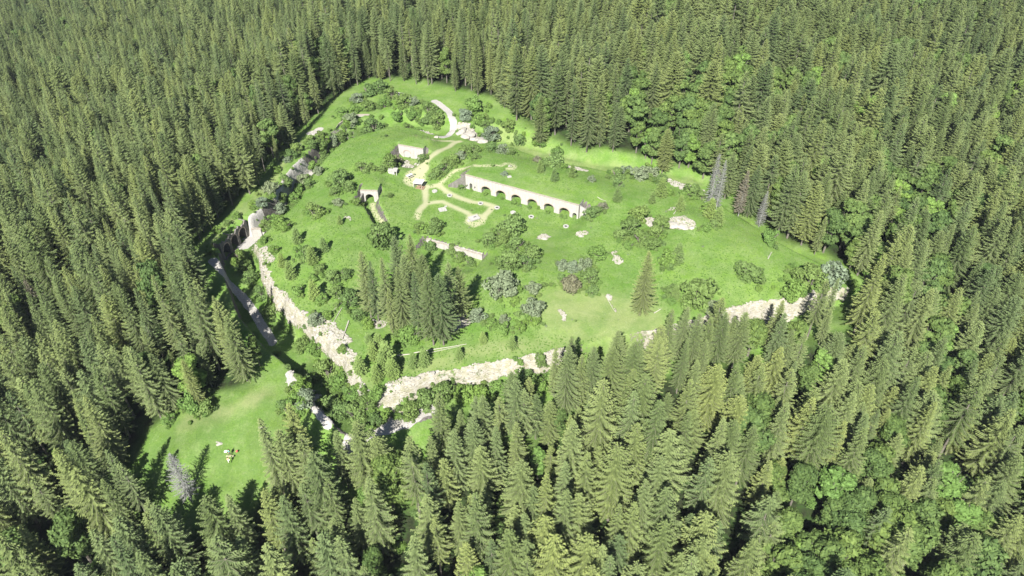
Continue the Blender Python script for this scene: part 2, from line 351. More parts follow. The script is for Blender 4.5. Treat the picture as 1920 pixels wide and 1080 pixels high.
M['rock'] = plain('limestone', (.37, .35, .305), .9, 1.5, .45, .8, .15, .15)
M['concrete'] = plain('pale_concrete', (.38, .37, .345), .85, 2.5, .3)
M['dark'] = plain('hollow_shade', (.03, .03, .03), .9)  # near-black colour standing in for the shade inside openings
M['whitepaint'] = plain('white_painted_sheet', (.58, .575, .565), .5, 2, .06)
M['orange'] = plain('orange_planks', (.27, .18, .12), .7, 6, .25)
M['turf'] = plain('roof_turf', (.115, .205, .038), .95, 2.5, .5, .8, .05, .1)

# ------------------------------------------------------------------ ground sheet
def axis(lo, hi, step, far0, far1, g=1.10):
    a = list(np.arange(lo, hi + 1e-6, step)); s = step; x = lo; L = []
    while x > far0: s = min(s * g, 90); x -= s; L.append(x)
    s = step; x = a[-1]; R = []
    while x < far1: s = min(s * g, 90); x += s; R.append(x)
    return np.array(L[::-1] + a + R)
gx = axis(-96, 98, .47, -2400, 2400); gy = axis(80, 276, .47, -1800, 2600)
X, Y = np.meshgrid(gx, gy); xf = X.ravel(); yf = Y.ravel()
Z, d0, dd, at, s1, s2, sw, cwid = terrain(xf, yf, True)
depth, wid, rockw, cw, crown = at.T
gradx = np.gradient(Z.reshape(X.shape), gx, axis=1).ravel(); grady = np.gradient(Z.reshape(X.shape), gy, axis=0).ravel(); slope = np.hypot(gradx, grady)
def poly(pts, z=0.0): return np.array([P(p[0], p[1], p[2] if len(p) > 2 else z)[:2] for p in pts])
def line_mask(pts, w, z=0.0, soft=.45, jit=.25):
    q = polydist(xf, yf, poly(pts, z)) + fbm(xf, yf, 2.0, 5) * jit; return 1 - ss(w - soft, w + soft, q)
pathm = np.zeros_like(xf)
for pts, w in [([(812,276),(818,269),(832,266.5),(845,266),(854,267.5)], .55), ([(862,266),(853,269),(843,280),(826,291),(808,305),(795,318),(785,328)], .75), ([(790,320),(775,335),(772,342)], 2.2), ([(786,330),(788,345)], 1.6),
        ([(772,342),(790,350),(800,349),(822,347)], .8), ([(822,347),(835,338),(845,331),(856,325.5),(870,325),(885,330),(900,332),(925,331),(941,331),(949,326),(959,327),(966,332),(962,337),(952,337)], .55),
        ([(822,347),(838,358),(862,367),(885,375),(905,376),(925,382),(918,391),(907,402)], .80), ([(907,402),(902,413),(890,418),(879,412),(882,403),(895,401)], .95), ([(797,350),(798,380),(786,394),(782,408)], .75),
        ([(798,380),(814,376.5),(830,375),(850,384),(868,392),(884,401)], .68), ([(698,380),(699,393),(706,402),(718,416)], .7)]:
    pathm = np.maximum(pathm, line_mask(pts, w * 1.12))
roadm = np.maximum(line_mask([(828,257),(839,252),(848,243),(851,234),(846,224),(842,215),(831,205),(822,198),(814,193)], 1.15, soft=.3, jit=.1), line_mask([(735,168),(750,171),(764,178)], 1.2, 1))
gravel = np.maximum.reduce([line_mask([(583,289),(571,297),(556,310),(542,325),(532,342),(520,356),(508,368)], 1.15), line_mask([(598,238),(590,245),(582,244)], 1.5), line_mask([(496,395),(478,405),(462,416),(450,427)], 1.8, jit=1.6) * .8,
        line_mask([(398,487,-1),(420,506,-1),(441,521,-1),(463,546,-1),(482,578,-1),(501,606,-1)], 1.15), line_mask([(545,700,-2),(548,712,-2)], 1.2, jit=.8), line_mask([(572,712,-2),(580,725,-2)], 1.9, jit=.8), line_mask([(588,750,-2),(598,775,-2),(612,790,-2)], .85, jit=1.0),
        line_mask([(655,818,-3),(690,806,-3),(730,797,-3),(764,783,-3),(785,768,-3),(808,762,-3)], 1.9, jit=.5), line_mask([(648,222),(662,217),(680,217)], .8), roadm])
cl = ((dd > -.35 - .5 * fbm(xf, yf, 3, 77)) & (dd < sw * 1.15)).astype(float) * np.clip(rockw, 0, 1.1) * (.75 + .35 * fbm(xf, yf, 5, 79))
cl = np.where(rockw > .25, cl, 0) * (1 - ss(.50, .95, s1 + .25 * fbm(xf, yf, 4, 83) - .18 * (xf > -10)))
patches = [((1262,432),(1290,443),2.0),((1268,440),(1272,433),2.2),((1222,428),(1216,425),1.6),((1014,444),(1026,440),.8),((1084,442),(1098,444),.8),((1148,486),(1158,503),.9),((850,617),(872,607),1.7),((703,604),(712,612),1.3),((815,603),(822,612),.8),((826,627),(832,630),.8),
           ((1262,340),(1285,352),2.2),((1268,330),(1300,342),1.0),((1300,342),(1318,356),1.2),((740,318),(765,312),1.6),((757,308),(762,300),.7),((780,305),(790,304),.8),((640,655),(655,672),1.6),((600,606),(640,646),2.4),((497,468),(508,494),1.0),((484,438),(476,432),2.0),
           ((1256,408),(1268,402),.6),((955,331),(955,332),.5),((1140,560),(1160,604),.25),((1048,589),(1062,606),.25),((735,755,-5),(738,785,-5),1.5),((655,760,-5),(662,772,-5),1.2),((868,240),(905,262),2.4),((795,240),(805,250),1.4),((1060,317),(1100,325),1.0),((655,425),(662,430),.4),((756,745,-4),(775,735,-3),1.6),((730,722),(780,715),1.2)]
rk = cl.copy()
for a, b, w in patches: rk = np.maximum(rk, line_mask([a, b], w, soft=.8, jit=1.1) * .95)
wallm = np.clip(cw, 0, 1) * ((s2 > .02) & (s2 < .995)).astype(float)
wallm = np.maximum(wallm, ((slope > 1.2) & (d0 < -1)).astype(float) * .9)
# clearing outline (foot of the forest edge)
CLEAR = [(620,205,-1),(590,232,-1),(540,285,-1),(505,335,-1),(462,378,-1),(428,412,-1),(400,440,-1),(385,470,-1),(385,512,-1),(412,565,-2),(450,615,-2),(484,665,-3),(512,700,-3),(515,745,-5),(470,772,-6),(400,775,-7),(345,792,-8),(300,822,-9),(272,860,-10),(262,895,-12),
         (300,940,-13),(375,935,-13),(405,915,-12),(425,905,-10),(450,885,-9),(505,850,-8),(560,838,-6),(640,868,-5),(730,872,-6),(810,862,-7),(850,825,-8),(900,800,-9),(985,795,-9),(1050,750,-9),(1100,728,-9),(1200,708,-9),(1300,692,-9),(1400,668,-9),(1500,642,-9),(1580,608,-8),(1625,580,-8),(1612,560,-6),(1590,520,-4),
         (1540,492,-3),(1480,478,-2),(1440,455,-2),(1400,418,-1),(1370,395,-1),(1345,360,0),(1318,335,0),(1250,318,0),(1170,300,0),(1080,292,0),(1010,268,0),(955,232,0),(905,200,0),(850,182,0),(800,166,0),(750,152,0),(690,148,0),(655,172,0)]
CLP = poly(CLEAR)
def in_poly(x, y, pts):
    ins = np.zeros(np.shape(x), bool); n = len(pts)
    for i in range(n):
        a = pts[i]; b = pts[(i + 1) % n]
        ins ^= ((a[1] > y) != (b[1] > y)) & (x < (b[0] - a[0]) * (y - a[1]) / (b[1] - a[1] + 1e-12) + a[0])
    return ins
def clear_sd(x, y):
    d = polydist(x, y, np.vstack([CLP, CLP[:1]])); return np.where(in_poly(x, y, CLP), -d, d)
csd = clear_sd(xf, yf)
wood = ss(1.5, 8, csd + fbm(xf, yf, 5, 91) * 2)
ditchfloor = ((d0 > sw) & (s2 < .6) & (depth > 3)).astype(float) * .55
wood = np.maximum(wood, line_mask([(300,870,-10),(380,830,-8),(480,800,-7)], 14, -8, soft=6, jit=4) * .45 * (.6 + .6 * fbm(xf, yf, 6, 97)))  # dulls the lower meadow: its dimmer light is put into the ground colour
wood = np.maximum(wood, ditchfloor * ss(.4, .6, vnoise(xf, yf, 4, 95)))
dry0 = line_mask([(940,245),(1000,275),(1080,298),(1200,312),(1300,335)], 2.2, soft=2, jit=2.5) * .45
dry = line_mask([(1060,590),(1130,590),(1190,610)], 7, soft=5, jit=3) * .6
dry = np.maximum(dry, line_mask([(780,690),(900,665),(1040,645),(1200,612)], 2.2, soft=2.5, jit=2) * .55)
dry = np.maximum(dry, line_mask([(690,720),(640,650)], 1, soft=2, jit=1) * .4)
dry = np.maximum(dry, line_mask([(770,265),(800,275)], 2, soft=1.5, jit=1) * .5); dry = np.maximum(dry, line_mask([(745,315),(765,305)], 2.4, soft=1.5) * .6)
dry = np.maximum(dry, line_mask([(390,470,-1),(450,400,-1),(500,350,-1),(560,270,-1)], 1.6, soft=1.5, jit=1) * .6)
dry = np.maximum(dry, line_mask([(350,800,-8),(430,780,-7),(500,750,-6)], 1.5, soft=2, jit=1.5) * .7)
one = np.ones_like(xf)
dry = np.maximum(dry, dry0)
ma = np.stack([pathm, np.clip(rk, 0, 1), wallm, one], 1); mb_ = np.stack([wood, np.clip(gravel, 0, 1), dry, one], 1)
nx, ny = len(gx), len(gy); idx = np.arange(nx * ny).reshape(ny, nx)
F = np.stack([idx[:-1, :-1].ravel(), idx[:-1, 1:].ravel(), idx[1:, 1:].ravel(), idx[1:, :-1].ravel()], 1)
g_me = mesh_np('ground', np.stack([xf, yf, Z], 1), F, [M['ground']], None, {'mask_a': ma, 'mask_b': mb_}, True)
ground = link('ground', g_me); tag(ground, 'grassy fort hill with pale scarps, ditch and forest floor', None, None, 'structure')

# ------------------------------------------------------------------ masonry with arches
def wall_obj(b, name, label, cat, matn, thick, arches, top=None, seg=.2, coping=True, turf=True, extra0=0.0, extra1=0.0, zb=-.6, ring=True, solidback=False, ztop_l=None):
    """arched wall along b; local x along, y to the back, z up. arches: (centre, width, spring, rise, sill, depth of blocking or dark shade sheet)"""
    rz = math.atan2(b['u'][1], b['u'][0]); root = empty(name, (b['A'][0], b['A'][1], b['zf']), rz); tag(root, label, cat)
    L = b['L'] + extra1; x0 = -extra0; H = b['H'] if top is None else top
    xs = sorted(set([round(x, 3) for x in np.arange(x0, L, seg)] + [L] + [round(c + s * w / 2, 3) for c, w, *_ in arches for s in (-1, 1)]))
    def opening(x):
        for c, w, sp, ri, sill, bl in arches:
            if abs(x - c) < w / 2: return sill, sp + ri * math.sqrt(max(0, 1 - ((x - c) / (w / 2)) ** 2))
        return None
    hf = (lambda x: H) if ztop_l is None else ztop_l
    mb = MB()
    for xa, xb in zip(xs[:-1], xs[1:]):
        if xb - xa < 1e-4: continue
        o = opening((xa + xb) / 2)
        if o is None:
            za, zbm = zb, zb
            mb.add([(xa,0,zb),(xb,0,zb),(xb,0,hf(xb)),(xa,0,hf(xa))], [(0,1,2,3)])
        else:
            oa = opening(min(max(xa + 1e-3, xa), xb)); ob = opening(xb - 1e-3)
            ta, tb = oa[1], ob[1]
            mb.add([(xa,0,ta),(xb,0,tb),(xb,0,hf(xb)),(xa,0,hf(xa))], [(0,1,2,3)])
            mb.add([(xa,0,ta),(xa,thick,ta),(xb,thick,tb),(xb,0,tb)], [(0,1,2,3)])
            if o[0] > zb + .01:
                mb.add([(xa,0,zb),(xb,0,zb),(xb,0,o[0]),(xa,0,o[0])], [(0,1,2,3)]); mb.add([(xa,0,o[0]),(xb,0,o[0]),(xb,thick,o[0]),(xa,thick,o[0])], [(0,1,2,3)])
        mb.add([(xa,0,hf(xa)),(xb,0,hf(xb)),(xb,thick,hf(xb)),(xa,thick,hf(xa))], [(0,1,2,3)])
    for c, w, sp, ri, sill, bl in arches:
        for s in (-1, 1):
            x = c + s * w / 2; mb.add([(x,0,sill),(x,thick,sill),(x,thick,sp + .02),(x,0,sp + .02)], [(0,1,2,3)])
    for x in (x0, L): mb.add([(x,0,zb),(x,thick,zb),(x,thick,hf(x)),(x,0,hf(x))], [(0,1,2,3)])
    mb.add([(x0,thick,zb),(L,thick,zb),(L,thick,hf(L)),(x0,thick,hf(x0))], [(3,2,1,0)])
    mb.build('wall_face', M[matn], root)
    if coping:
        k = 0; x = x0
        while x < L - .1:                                           # coping slabs, uneven
            w = min(random.uniform(1.1, 1.9), L - x); c = MB(); h = random.uniform(.10, .17); z0 = hf(x + w / 2) + .003
            c.box(x + .02, x + w - .02, -.10 - random.uniform(0, .04), .38, z0, z0 + h); c.build('coping_slab', M['coping'], root); x += w
    if turf:
        t = MB(); n = int((L - x0) / .8)
        xs2 = np.linspace(x0, L, n + 1); ys = [.40, 1.0, 1.8, thick + .5]
        V = []; Fq = []
        for i, x in enumerate(xs2):
            for j, yy in enumerate(ys): V.append((x, yy, hf(x) + .10 + .12 * random.random() + (.08 if j else 0)))
            V.append((x, .40, hf(x) - .02))
        m_ = len(ys) + 1
        for i in range(n):
            for j in range(len(ys) - 1): Fq.append((i*m_+j, (i+1)*m_+j, (i+1)*m_+j+1, i*m_+j+1))
            Fq.append((i*m_+len(ys), (i+1)*m_+len(ys), (i+1)*m_, i*m_))
        t.add(V, Fq); t.build('turf_cover', M['ground'], root)
    for c, w, sp, ri, sill, bl in arches:
        if ring and w > 1.4:
            r = MB(); K = 9
            for k in range(K):                                       # ring of voussoirs, 3 cm proud
                a0 = math.pi * k / K + .03; a1 = math.pi * (k + 1) / K - .03
                def q(a, e, y): return (c - math.cos(a) * (w / 2 + e), y, sp + math.sin(a) * (ri + e))
                v = [q(a0, .01, -.04), q(a1, .01, -.04), q(a1, .30, -.04), q(a0, .30, -.04), q(a0, .01, .05), q(a1, .01, .05), q(a1, .30, .05), q(a0, .30, .05)]
                r.add(v, [(3,2,1,0),(4,5,6,7),(0,1,5,4),(2,3,7,6),(1,2,6,5),(3,0,4,7)])
            r.build('arch_ring', M['brickarch'], root)
        if bl:
            f = MB(); n = 12; pts = [(c - w/2 + .01, sill - .1), (c + w/2 - .01, sill - .1)] + [(c + (w/2 - .01) * math.cos(math.pi * k / n), sp + ri * math.sin(math.pi * k / n)) for k in range(n + 1)]
            yy = bl if isinstance(bl, float) else .25
            f.add([(x, yy, z) for x, z in pts], [tuple(range(len(pts)))]); f.build('blocking_or_shade', M['block'] if yy < 1 else M['dark'], root)  # deep-set sheets are near-black, painting the shade within open arches
    return root
def s_of(b, px, py): q = P(px, py, b['zf'])[:2]; return float((q - b['A']) @ b['u'])
ax = [s_of(BARR, px, py) for px, py in [(911, 364.5), (939, 371.5), (968, 379), (998, 387.5), (1029, 396), (1058, 404)]]
ar = [(a, 3.1, 1.15, 1.35, -.6, False) for a in ax]
barr_r = wall_obj(BARR, 'barracks_facade', 'long white stone barracks front with six dark arches set into the grassy rampart', 'barracks', 'stone', 3.1,
    ar + [(s_of(BARR, 876.5, 354), .55, 1.35, .12, .6, 1.2), (s_of(BARR, 883, 356), .9, 1.9, .3, -.6, 1.2), (s_of(BARR, 890.5, 358), .55, 1.35, .12, .6, 1.2), (s_of(BARR, 1077, 409), 1.3, 1.1, .65, -.6, 1.5)], extra1=.6)
# wing walls: left, sloping, its shade put into a darker masonry colour; right, pale and short
def wing(root, x, dx, dy, ln, h0, h1, matn, name='wing_wall', y0=.2):
    m = MB(); u = Vector((dx, dy)).normalized(); nrm = Vector((-u.y, u.x)) * .5
    a = Vector((x, y0)); b = a + u * ln
    m.add([(a.x,a.y,-.8),(b.x,b.y,-.8),(b.x+nrm.x,b.y+nrm.y,-.8),(a.x+nrm.x,a.y+nrm.y,-.8),(a.x,a.y,h0),(b.x,b.y,h1),(b.x+nrm.x,b.y+nrm.y,h1),(a.x+nrm.x,a.y+nrm.y,h0)], [(0,3,2,1),(4,5,6,7),(0,1,5,4),(1,2,6,5),(2,3,7,6),(3,0,4,7)])
    return m.build(name, M[matn], root)
wing(barr_r, -.1, -1, -.55, 5.2, 4.5, 1.2, 'stone_shaded'); wing(barr_r, BARR['L'] + .9, .9, .35, 3.4, 4.4, 2.2, 'stone')
nw = wall_obj(NWF, 'casemate_front', 'pale stone casemate front with one walled-up arch under the grass bank', 'casemate', 'stone', 1.8, [(1.5, 2.3, 1.5, 1.0, -.3, .18)], extra0=1.3, extra1=1.1, ring=True)
tn = wall_obj(TUN, 'tunnel_portal', 'small white tunnel portal with a dark arch at the head of the sunken lane', 'tunnel entrance', 'stone', 3.6, [(TUN['L'] * .5, 2.5, 1.5, 1.15, -.6, 3.5)], extra0=.9, extra1=.9, ring=False)
wing(tn, -.5, -.25, -1, 4.2, 3.0, 1.4, 'stone_shaded', y0=-.05)
lw = wall_obj(LOWW, 'retaining_wall', 'low broken white retaining wall beside the spruce grove', 'wall', 'stone', .7, [], turf=False, coping=True, ztop_l=lambda x: 1.75 + .28 * math.sin(x * 2.1) * math.sin(x * .9 + 1))
# gallery with three open arches on the outer wall of the ditch, facing the fort
gl = wall_obj(GAL, 'ditch_gallery', 'ruined grey gallery with three tall arches on the shaded outer side of the ditch', 'gallery', 'stone_shaded', 2.2,
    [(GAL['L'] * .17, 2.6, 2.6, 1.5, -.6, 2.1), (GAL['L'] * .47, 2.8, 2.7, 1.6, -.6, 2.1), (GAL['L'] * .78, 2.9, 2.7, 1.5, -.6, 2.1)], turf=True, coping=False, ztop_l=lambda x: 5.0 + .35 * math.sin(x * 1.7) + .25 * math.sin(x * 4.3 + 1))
# curved facing of the north-west ditch end
def face_strip(name, pts, h, label, cat, matn, z=0.0):
    q = [P(a, b, z) for a, b in pts]; c = q[len(q) // 2]; root = empty(name, (c[0], c[1], z - h)); tag(root, label, cat)
    m = MB(); n = len(q)
    t = [np.array([0, .5])] * n
    V = []
    for p in q: x, y = p[0] - c[0], p[1] - c[1]; V += [(x, y, 0), (x, y, h), (x, y + .6, h), (x, y + .6, 0)]
    Fc = []
    for i in range(n - 1):
        b = i * 4
        Fc += [(b, b+4, b+5, b+1), (b+1, b+5, b+6, b+2), (b+2, b+6, b+7, b+3)]
    Fc += [(0,1,2,3), (4*(n-1)+3, 4*(n-1)+2, 4*(n-1)+1, 4*(n-1))]
    m.add(V, Fc); m.build('wall_face', M[matn], root)
    for i in range(n - 1):
        k = MB(); a = np.array(V[4*i+1]); b2 = np.array(V[4*i+5]); a = a + (b2-a)*.02
        k.add([(a[0],a[1]-.12,h+.004),(b2[0],b2[1]-.12,h+.004),(b2[0],b2[1]+.7,h+.004),(a[0],a[1]+.7,h+.004),(a[0],a[1]-.12,h+.15),(b2[0],b2[1]-.12,h+.15),(b2[0],b2[1]+.7,h+.15),(a[0],a[1]+.7,h+.15)], [(0,3,2,1),(4,5,6,7),(0,1,5,4),(1,2,6,5),(2,3,7,6),(3,0,4,7)])
        k.build('coping_slab', M['coping'], root)
    return root
face_strip('counterscarp_wall', [(630,240),(635,233),(645,226),(658,220),(672,216.5),(684,216),(695,216.5)], 4.2, 'curved pale wall end of the ditch among bushes at the top left of the fort', 'wall', 'stone', .4)

face_strip('cross_wall', [(470,431),(477,430),(484,430),(489,432)], 4.0, 'bright white cross wall closing the ditch right of the gallery arches', 'wall', 'stone', -.6)
# ------------------------------------------------------------------ rocks
def rock_mesh(seed, n=2):
    import bmesh
    bm = bmesh.new(); bmesh.ops.create_icosphere(bm, subdivisions=n, radius=1)
    r = random.Random(seed); pl = [(Vector((r.gauss(0,1), r.gauss(0,1), r.gauss(0,1))).normalized(), r.uniform(.45, .85)) for _ in range(9)]
    for v in bm.verts:
        for nn, dd_ in pl:
            e = v.co.dot(nn)
            if e > dd_: v.co -= nn * (e - dd_)
        v.co.z *= .75
    me = bpy.data.meshes.new('boulder'); bm.to_mesh(me); bm.free(); me.materials.append(M['rock']); return me
ROCKS = [rock_mesh(s) for s in range(5)]; RLOW = [rock_mesh(s + 20, 1) for s in range(4)]
OUTC = [(862,243,1.5,'leftmost pale boulder of the outcrop beside the white road'),(868,240,1.9,'upper boulder of the outcrop right of the white road'),(872,250,1.7,'lower left boulder of the outcrop right of the white road'),(879,246,2.1,'large middle boulder of the pale outcrop behind the path loop'),
        (887,250,1.9,'broad boulder right of the middle of the pale outcrop'),(893,255,1.7,'boulder above the white rock foot of the outcrop'),(901,259,1.9,'white boulder at the right end of the outcrop'),(908,262,1.3,'small white boulder at the far right tip of the outcrop')]
for i, (px, py, r, lb) in enumerate(OUTC):
    q = P(px, py, 1); z = gz(q[0], q[1]); o = link('boulder', ROCKS[i % 5], None, (q[0], q[1], z + r * .12)); o.scale = (r * 1.2, r, r * .8); o.rotation_euler = (0, 0, i * 1.3); tag(o, lb, 'boulder', 'boulders of the pale outcrop')
for px, py, r, lb in [(736,770,1.5,'white rock pillar in the ditch corner above the gravel wall top'),(817.5,254.5,.9,'single white boulder on the grass left of the road end'),(1262,436,1.8,'white rock under the knoll on the right of the fort'),(1278,441,1.4,'white rock at the right end of the bare patch under the knoll'),(1021,442,.8,'pale rock in the grass left of the two rock patches'),(1090,443,.8,'pale rock in the grass right of the two rock patches'),(784,305,1.0,'white boulder at the foot of the casemate front'),(1221,427,1.4,'white rock between the shrubs left of the knoll')]:
    q = P(px, py, 1); z = gz(q[0], q[1]); o = link('boulder', ROCKS[int(px) % 5], None, (q[0], q[1], z + r * .1)); o.scale = (r * 1.2, r, r * .7); o.rotation_euler = (0, 0, px); tag(o, lb, 'boulder')
# loose limestone debris joined as stuff
cand = np.where((((rk > .6) | (gravel > .8)) & (roadm < .3)) & (np.abs(xf) < 110) & (yf < 290))[0]
RS.shuffle(cand); cand = cand[:5200]
tv = []; tf = []; nb = 0
base_m = [(np.array([v.co[:] for v in m.vertices]), np.array([p.vertices[:] for p in m.polygons])) for m in RLOW]
gravel_c = gravel[cand]
sub = [(np.array([v.co[:] for v in m.vertices]), np.array([p.vertices[:] for p in m.polygons])) for m in RLOW]
for k, i in enumerate(cand):
    v, f = sub[k % 4]; s = RS.uniform(.08, .22) if gravel_c[k] > .5 else RS.uniform(.1, .28) + (RS.rand() < .05) * RS.uniform(.2, .5)
    a = RS.rand() * 6.28; c, sn = math.cos(a), math.sin(a); w = v @ np.array([[c, sn, 0], [-sn, c, 0], [0, 0, 1]]) * s * np.array([RS.uniform(.8, 1.6), 1, .8])
    tv.append(w + [xf[i] + RS.uniform(-.25, .25), yf[i] + RS.uniform(-.25, .25), Z[i] + s * .1]); tf.append(f + nb); nb += len(v)
deb = link('limestone_debris', mesh_np('limestone_debris', np.vstack(tv), np.vstack(tf), [M['rock']])); tag(deb, 'loose pale limestone debris on scarps, wall tops and bare patches', 'debris', None, 'stuff')

# ------------------------------------------------------------------ spruce
def spruce_mesh(seed, H=22.0, R=3.3, base=.16, dens=1.0, droop=.35, dead=False, sparse=1.0, gap=.80, knee=.62, power=.9, leader=True):
    r = np.random.RandomState(seed); V = []; T = []; A = []; Mi = []
    def tri(a, b, c, ta, tb, tc, mi):
        k = len(V); V.extend([a, b, c]); A.extend([ta, tb, tc]); T.append((k, k + 1, k + 2)); Mi.append(mi)
    def quad(a, b, c, d, t4, mi): tri(a, b, c, t4[0], t4[1], t4[2], mi); tri(a, c, d, t4[0], t4[2], t4[3], mi)
    z = H - .3; side_bias = r.rand() * 6.28; side_amp = r.uniform(.05, .2)
    while z > H * base:
        t = (H - z) / H / (1 - base); Lm = R * min(1.0, t / knee) ** power * r.uniform(.84, 1.08) + .15
        if t > .85: Lm *= 1 - (t - .85) * 1.5
        nb_ = max(4, int((3.5 + 1.5 * Lm) * dens + r.uniform(0, 1.2)))
        a0 = r.rand() * 6.28
        for k in range(nb_):
            if r.rand() > sparse: continue
            az = a0 + 6.283 * k / nb_ + r.uniform(-.22, .22); L = Lm * r.uniform(.70, 1.12) * (1 + side_amp * math.cos(az - side_bias)); zz = z + r.uniform(-.16, .16)
            ca, sa = math.cos(az), math.sin(az); out = np.array([ca, sa, 0.]); lat = np.array([-sa, ca, 0.])
            rise = .55 * (1 - t) ** 2 - droop * t * 1.25
            n = max(2, int(L / (.33 if not dead else .45) + .5)); pts = []
            for j in range(n + 1):
                q = j / n; pts.append(np.array([ca * L * q, sa * L * q, zz + L * (rise * q - droop * .5 * q * q + .30 * q ** 3)]))
            w = .045 if not dead else .075
            for j in range(0, n, 2):
                e = min(j + 2, n)
                quad(pts[j] - lat * w, pts[j] + lat * w, pts[e] + lat * w * .6, pts[e] - lat * w * .6, (0, 0, .2, .2), 1)
                if dead: quad(pts[j] - np.array([0,0,w]), pts[j] + np.array([0,0,w]), pts[e] + np.array([0,0,w*.6]), pts[e] - np.array([0,0,w*.6]), (0, 0, .2, .2), 1)
            for j in range(1, n + 1):
                q = j / n
                wd = (.26 + .30 * math.sin(math.pi * min(1, q * 1.05) ** .8)) * min(1.0, .55 + L / 3.2)
                for sd in (-1, 1):
                    tl = wd * r.uniform(.75, 1.25)
                    if dead:
                        if r.rand() < .35: continue
                        tip = pts[j] + out * tl + lat * sd * tl * 1.1 + np.array([0, 0, r.uniform(-.25, .15)])
                        tri(pts[j] - out * .035, pts[j] + out * .035, tip, 0, 0, .5, 1); continue
                    b0 = pts[j] - out * .24; b1 = pts[j] + out * .10
                    tip = pts[j] + out * (.22 + tl * .45) + lat * sd * tl + np.array([0, 0, -tl * r.uniform(.15, .75)])
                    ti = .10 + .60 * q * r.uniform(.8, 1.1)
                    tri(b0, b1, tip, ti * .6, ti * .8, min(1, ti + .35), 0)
                    if r.rand() < .30: tri(b0, b1, pts[j] + lat * sd * .12 + np.array([0, 0, -tl * 1.1]), ti * .6, ti * .5, ti * .4, 0)     # hanging twig
            if not dead:
                e = pts[-1] + out * .34 + np.array([0, 0, .04]); m_ = pts[-1] - out * .2
                quad(m_, m_ + out * .22 - lat * .15, e, m_ + out * .22 + lat * .15, (.6, .8, 1, .8), 0)
        z -= gap * r.uniform(.8, 1.2) * (.42 + .58 * min(1, t * 3))
    if leader and not dead:
        for k in range(5):
            a_ = k * 1.256; o_ = np.array([math.cos(a_), math.sin(a_), 0.]); tri(np.array([0, 0, H - .5]), np.array([0, 0, H - .3]) + o_ * .16, np.array([0, 0, H + .5]), .4, .9, 1, 0)
    return np.array(V), np.array(T), np.array(A, float), np.array(Mi)
def trunk_mesh(name, H, r0, matk, seed=0, n=7):
    r = random.Random(seed); m = MB(); pts = [(0, 0, -1.5)]; rad = [r0 * 1.3]
    for k in range(7):
        s = k / 6; pts.append((r.uniform(-.06, .06) * (0 < k < 6), r.uniform(-.06, .06) * (0 < k < 6), H * s)); rad.append(r0 * (1 - s) ** .85 + .02)
    m.tube(pts, rad, n, False); me = bpy.data.meshes.new(name); me.from_pydata(m.v, [], m.f); me.materials.append(matk); me.polygons.foreach_set('use_smooth', [True] * len(me.polygons)); me.update(); return me
SPEC = [dict(seed=1, H=22, R=3.4), dict(seed=2, H=24, R=3.2, droop=.48, knee=.75), dict(seed=3, H=20, R=3.8, droop=.28, dens=1.05), dict(seed=4, H=23, R=2.8, sparse=.9), dict(seed=5, H=25, R=4.0, droop=.4, knee=.7), dict(seed=6, H=21, R=3.0, sparse=.78, base=.32), dict(seed=7, H=22, R=3.6, dens=1.1, knee=.42, power=.75)]
SHAPE = ['tapered', 'drooping', 'broad', 'narrow', 'wide', 'thin-crowned', 'blunt-topped']
SV = []
for s in SPEC:
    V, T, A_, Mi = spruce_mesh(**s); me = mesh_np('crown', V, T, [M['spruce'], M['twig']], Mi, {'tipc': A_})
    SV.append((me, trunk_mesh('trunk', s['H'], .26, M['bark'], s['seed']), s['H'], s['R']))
V, T, A_, Mi = spruce_mesh(31, 5.0, 1.4, .02, 1.6, .05, gap=.36, knee=.95); YOUNG = mesh_np('crown', V, T, [M['young'], M['twig']], Mi, {'tipc': A_}); YT = trunk_mesh('trunk', 5.0, .09, M['bark'], 3)
V, T, A_, Mi = spruce_mesh(41, 18, 2.5, .10, .95, .30, dead=True, gap=.50); DEADC = mesh_np('dead_branches', V, T, [M['grey'], M['grey']], Mi, {'tipc': A_}); DT = trunk_mesh('trunk', 18, .22, M['grey'], 4)
V, T, A_, Mi = spruce_mesh(42, 18, 2.5, .12, 1.1, .35, sparse=.8, gap=.6); RUST = mesh_np('crown', V, T, [M['deadneedle'], M['grey']], Mi, {'tipc': A_})
def tree(name, crown_me, trunk_me, x, y, s, rz, label, cat, group=None, cname='crown', sz=None):
    z = gz(x, y) - .1; r = empty(name, (x, y, z), rz, (s, s, s * (sz or 1)))
    link('trunk', trunk_me, r); link(cname, crown_me, r); return tag(r, label, cat, group)
def by_tip(px, py, h, z=0.0):
    zz = np.linspace(14, -60, 297); q = np.array([P(px, py, v + h) for v in zz]); g = terrain(q[:, 0], q[:, 1]) - zz
    i = int(np.argmax(g > 0)); i = max(i, 1); return q[i, 0], q[i, 1]

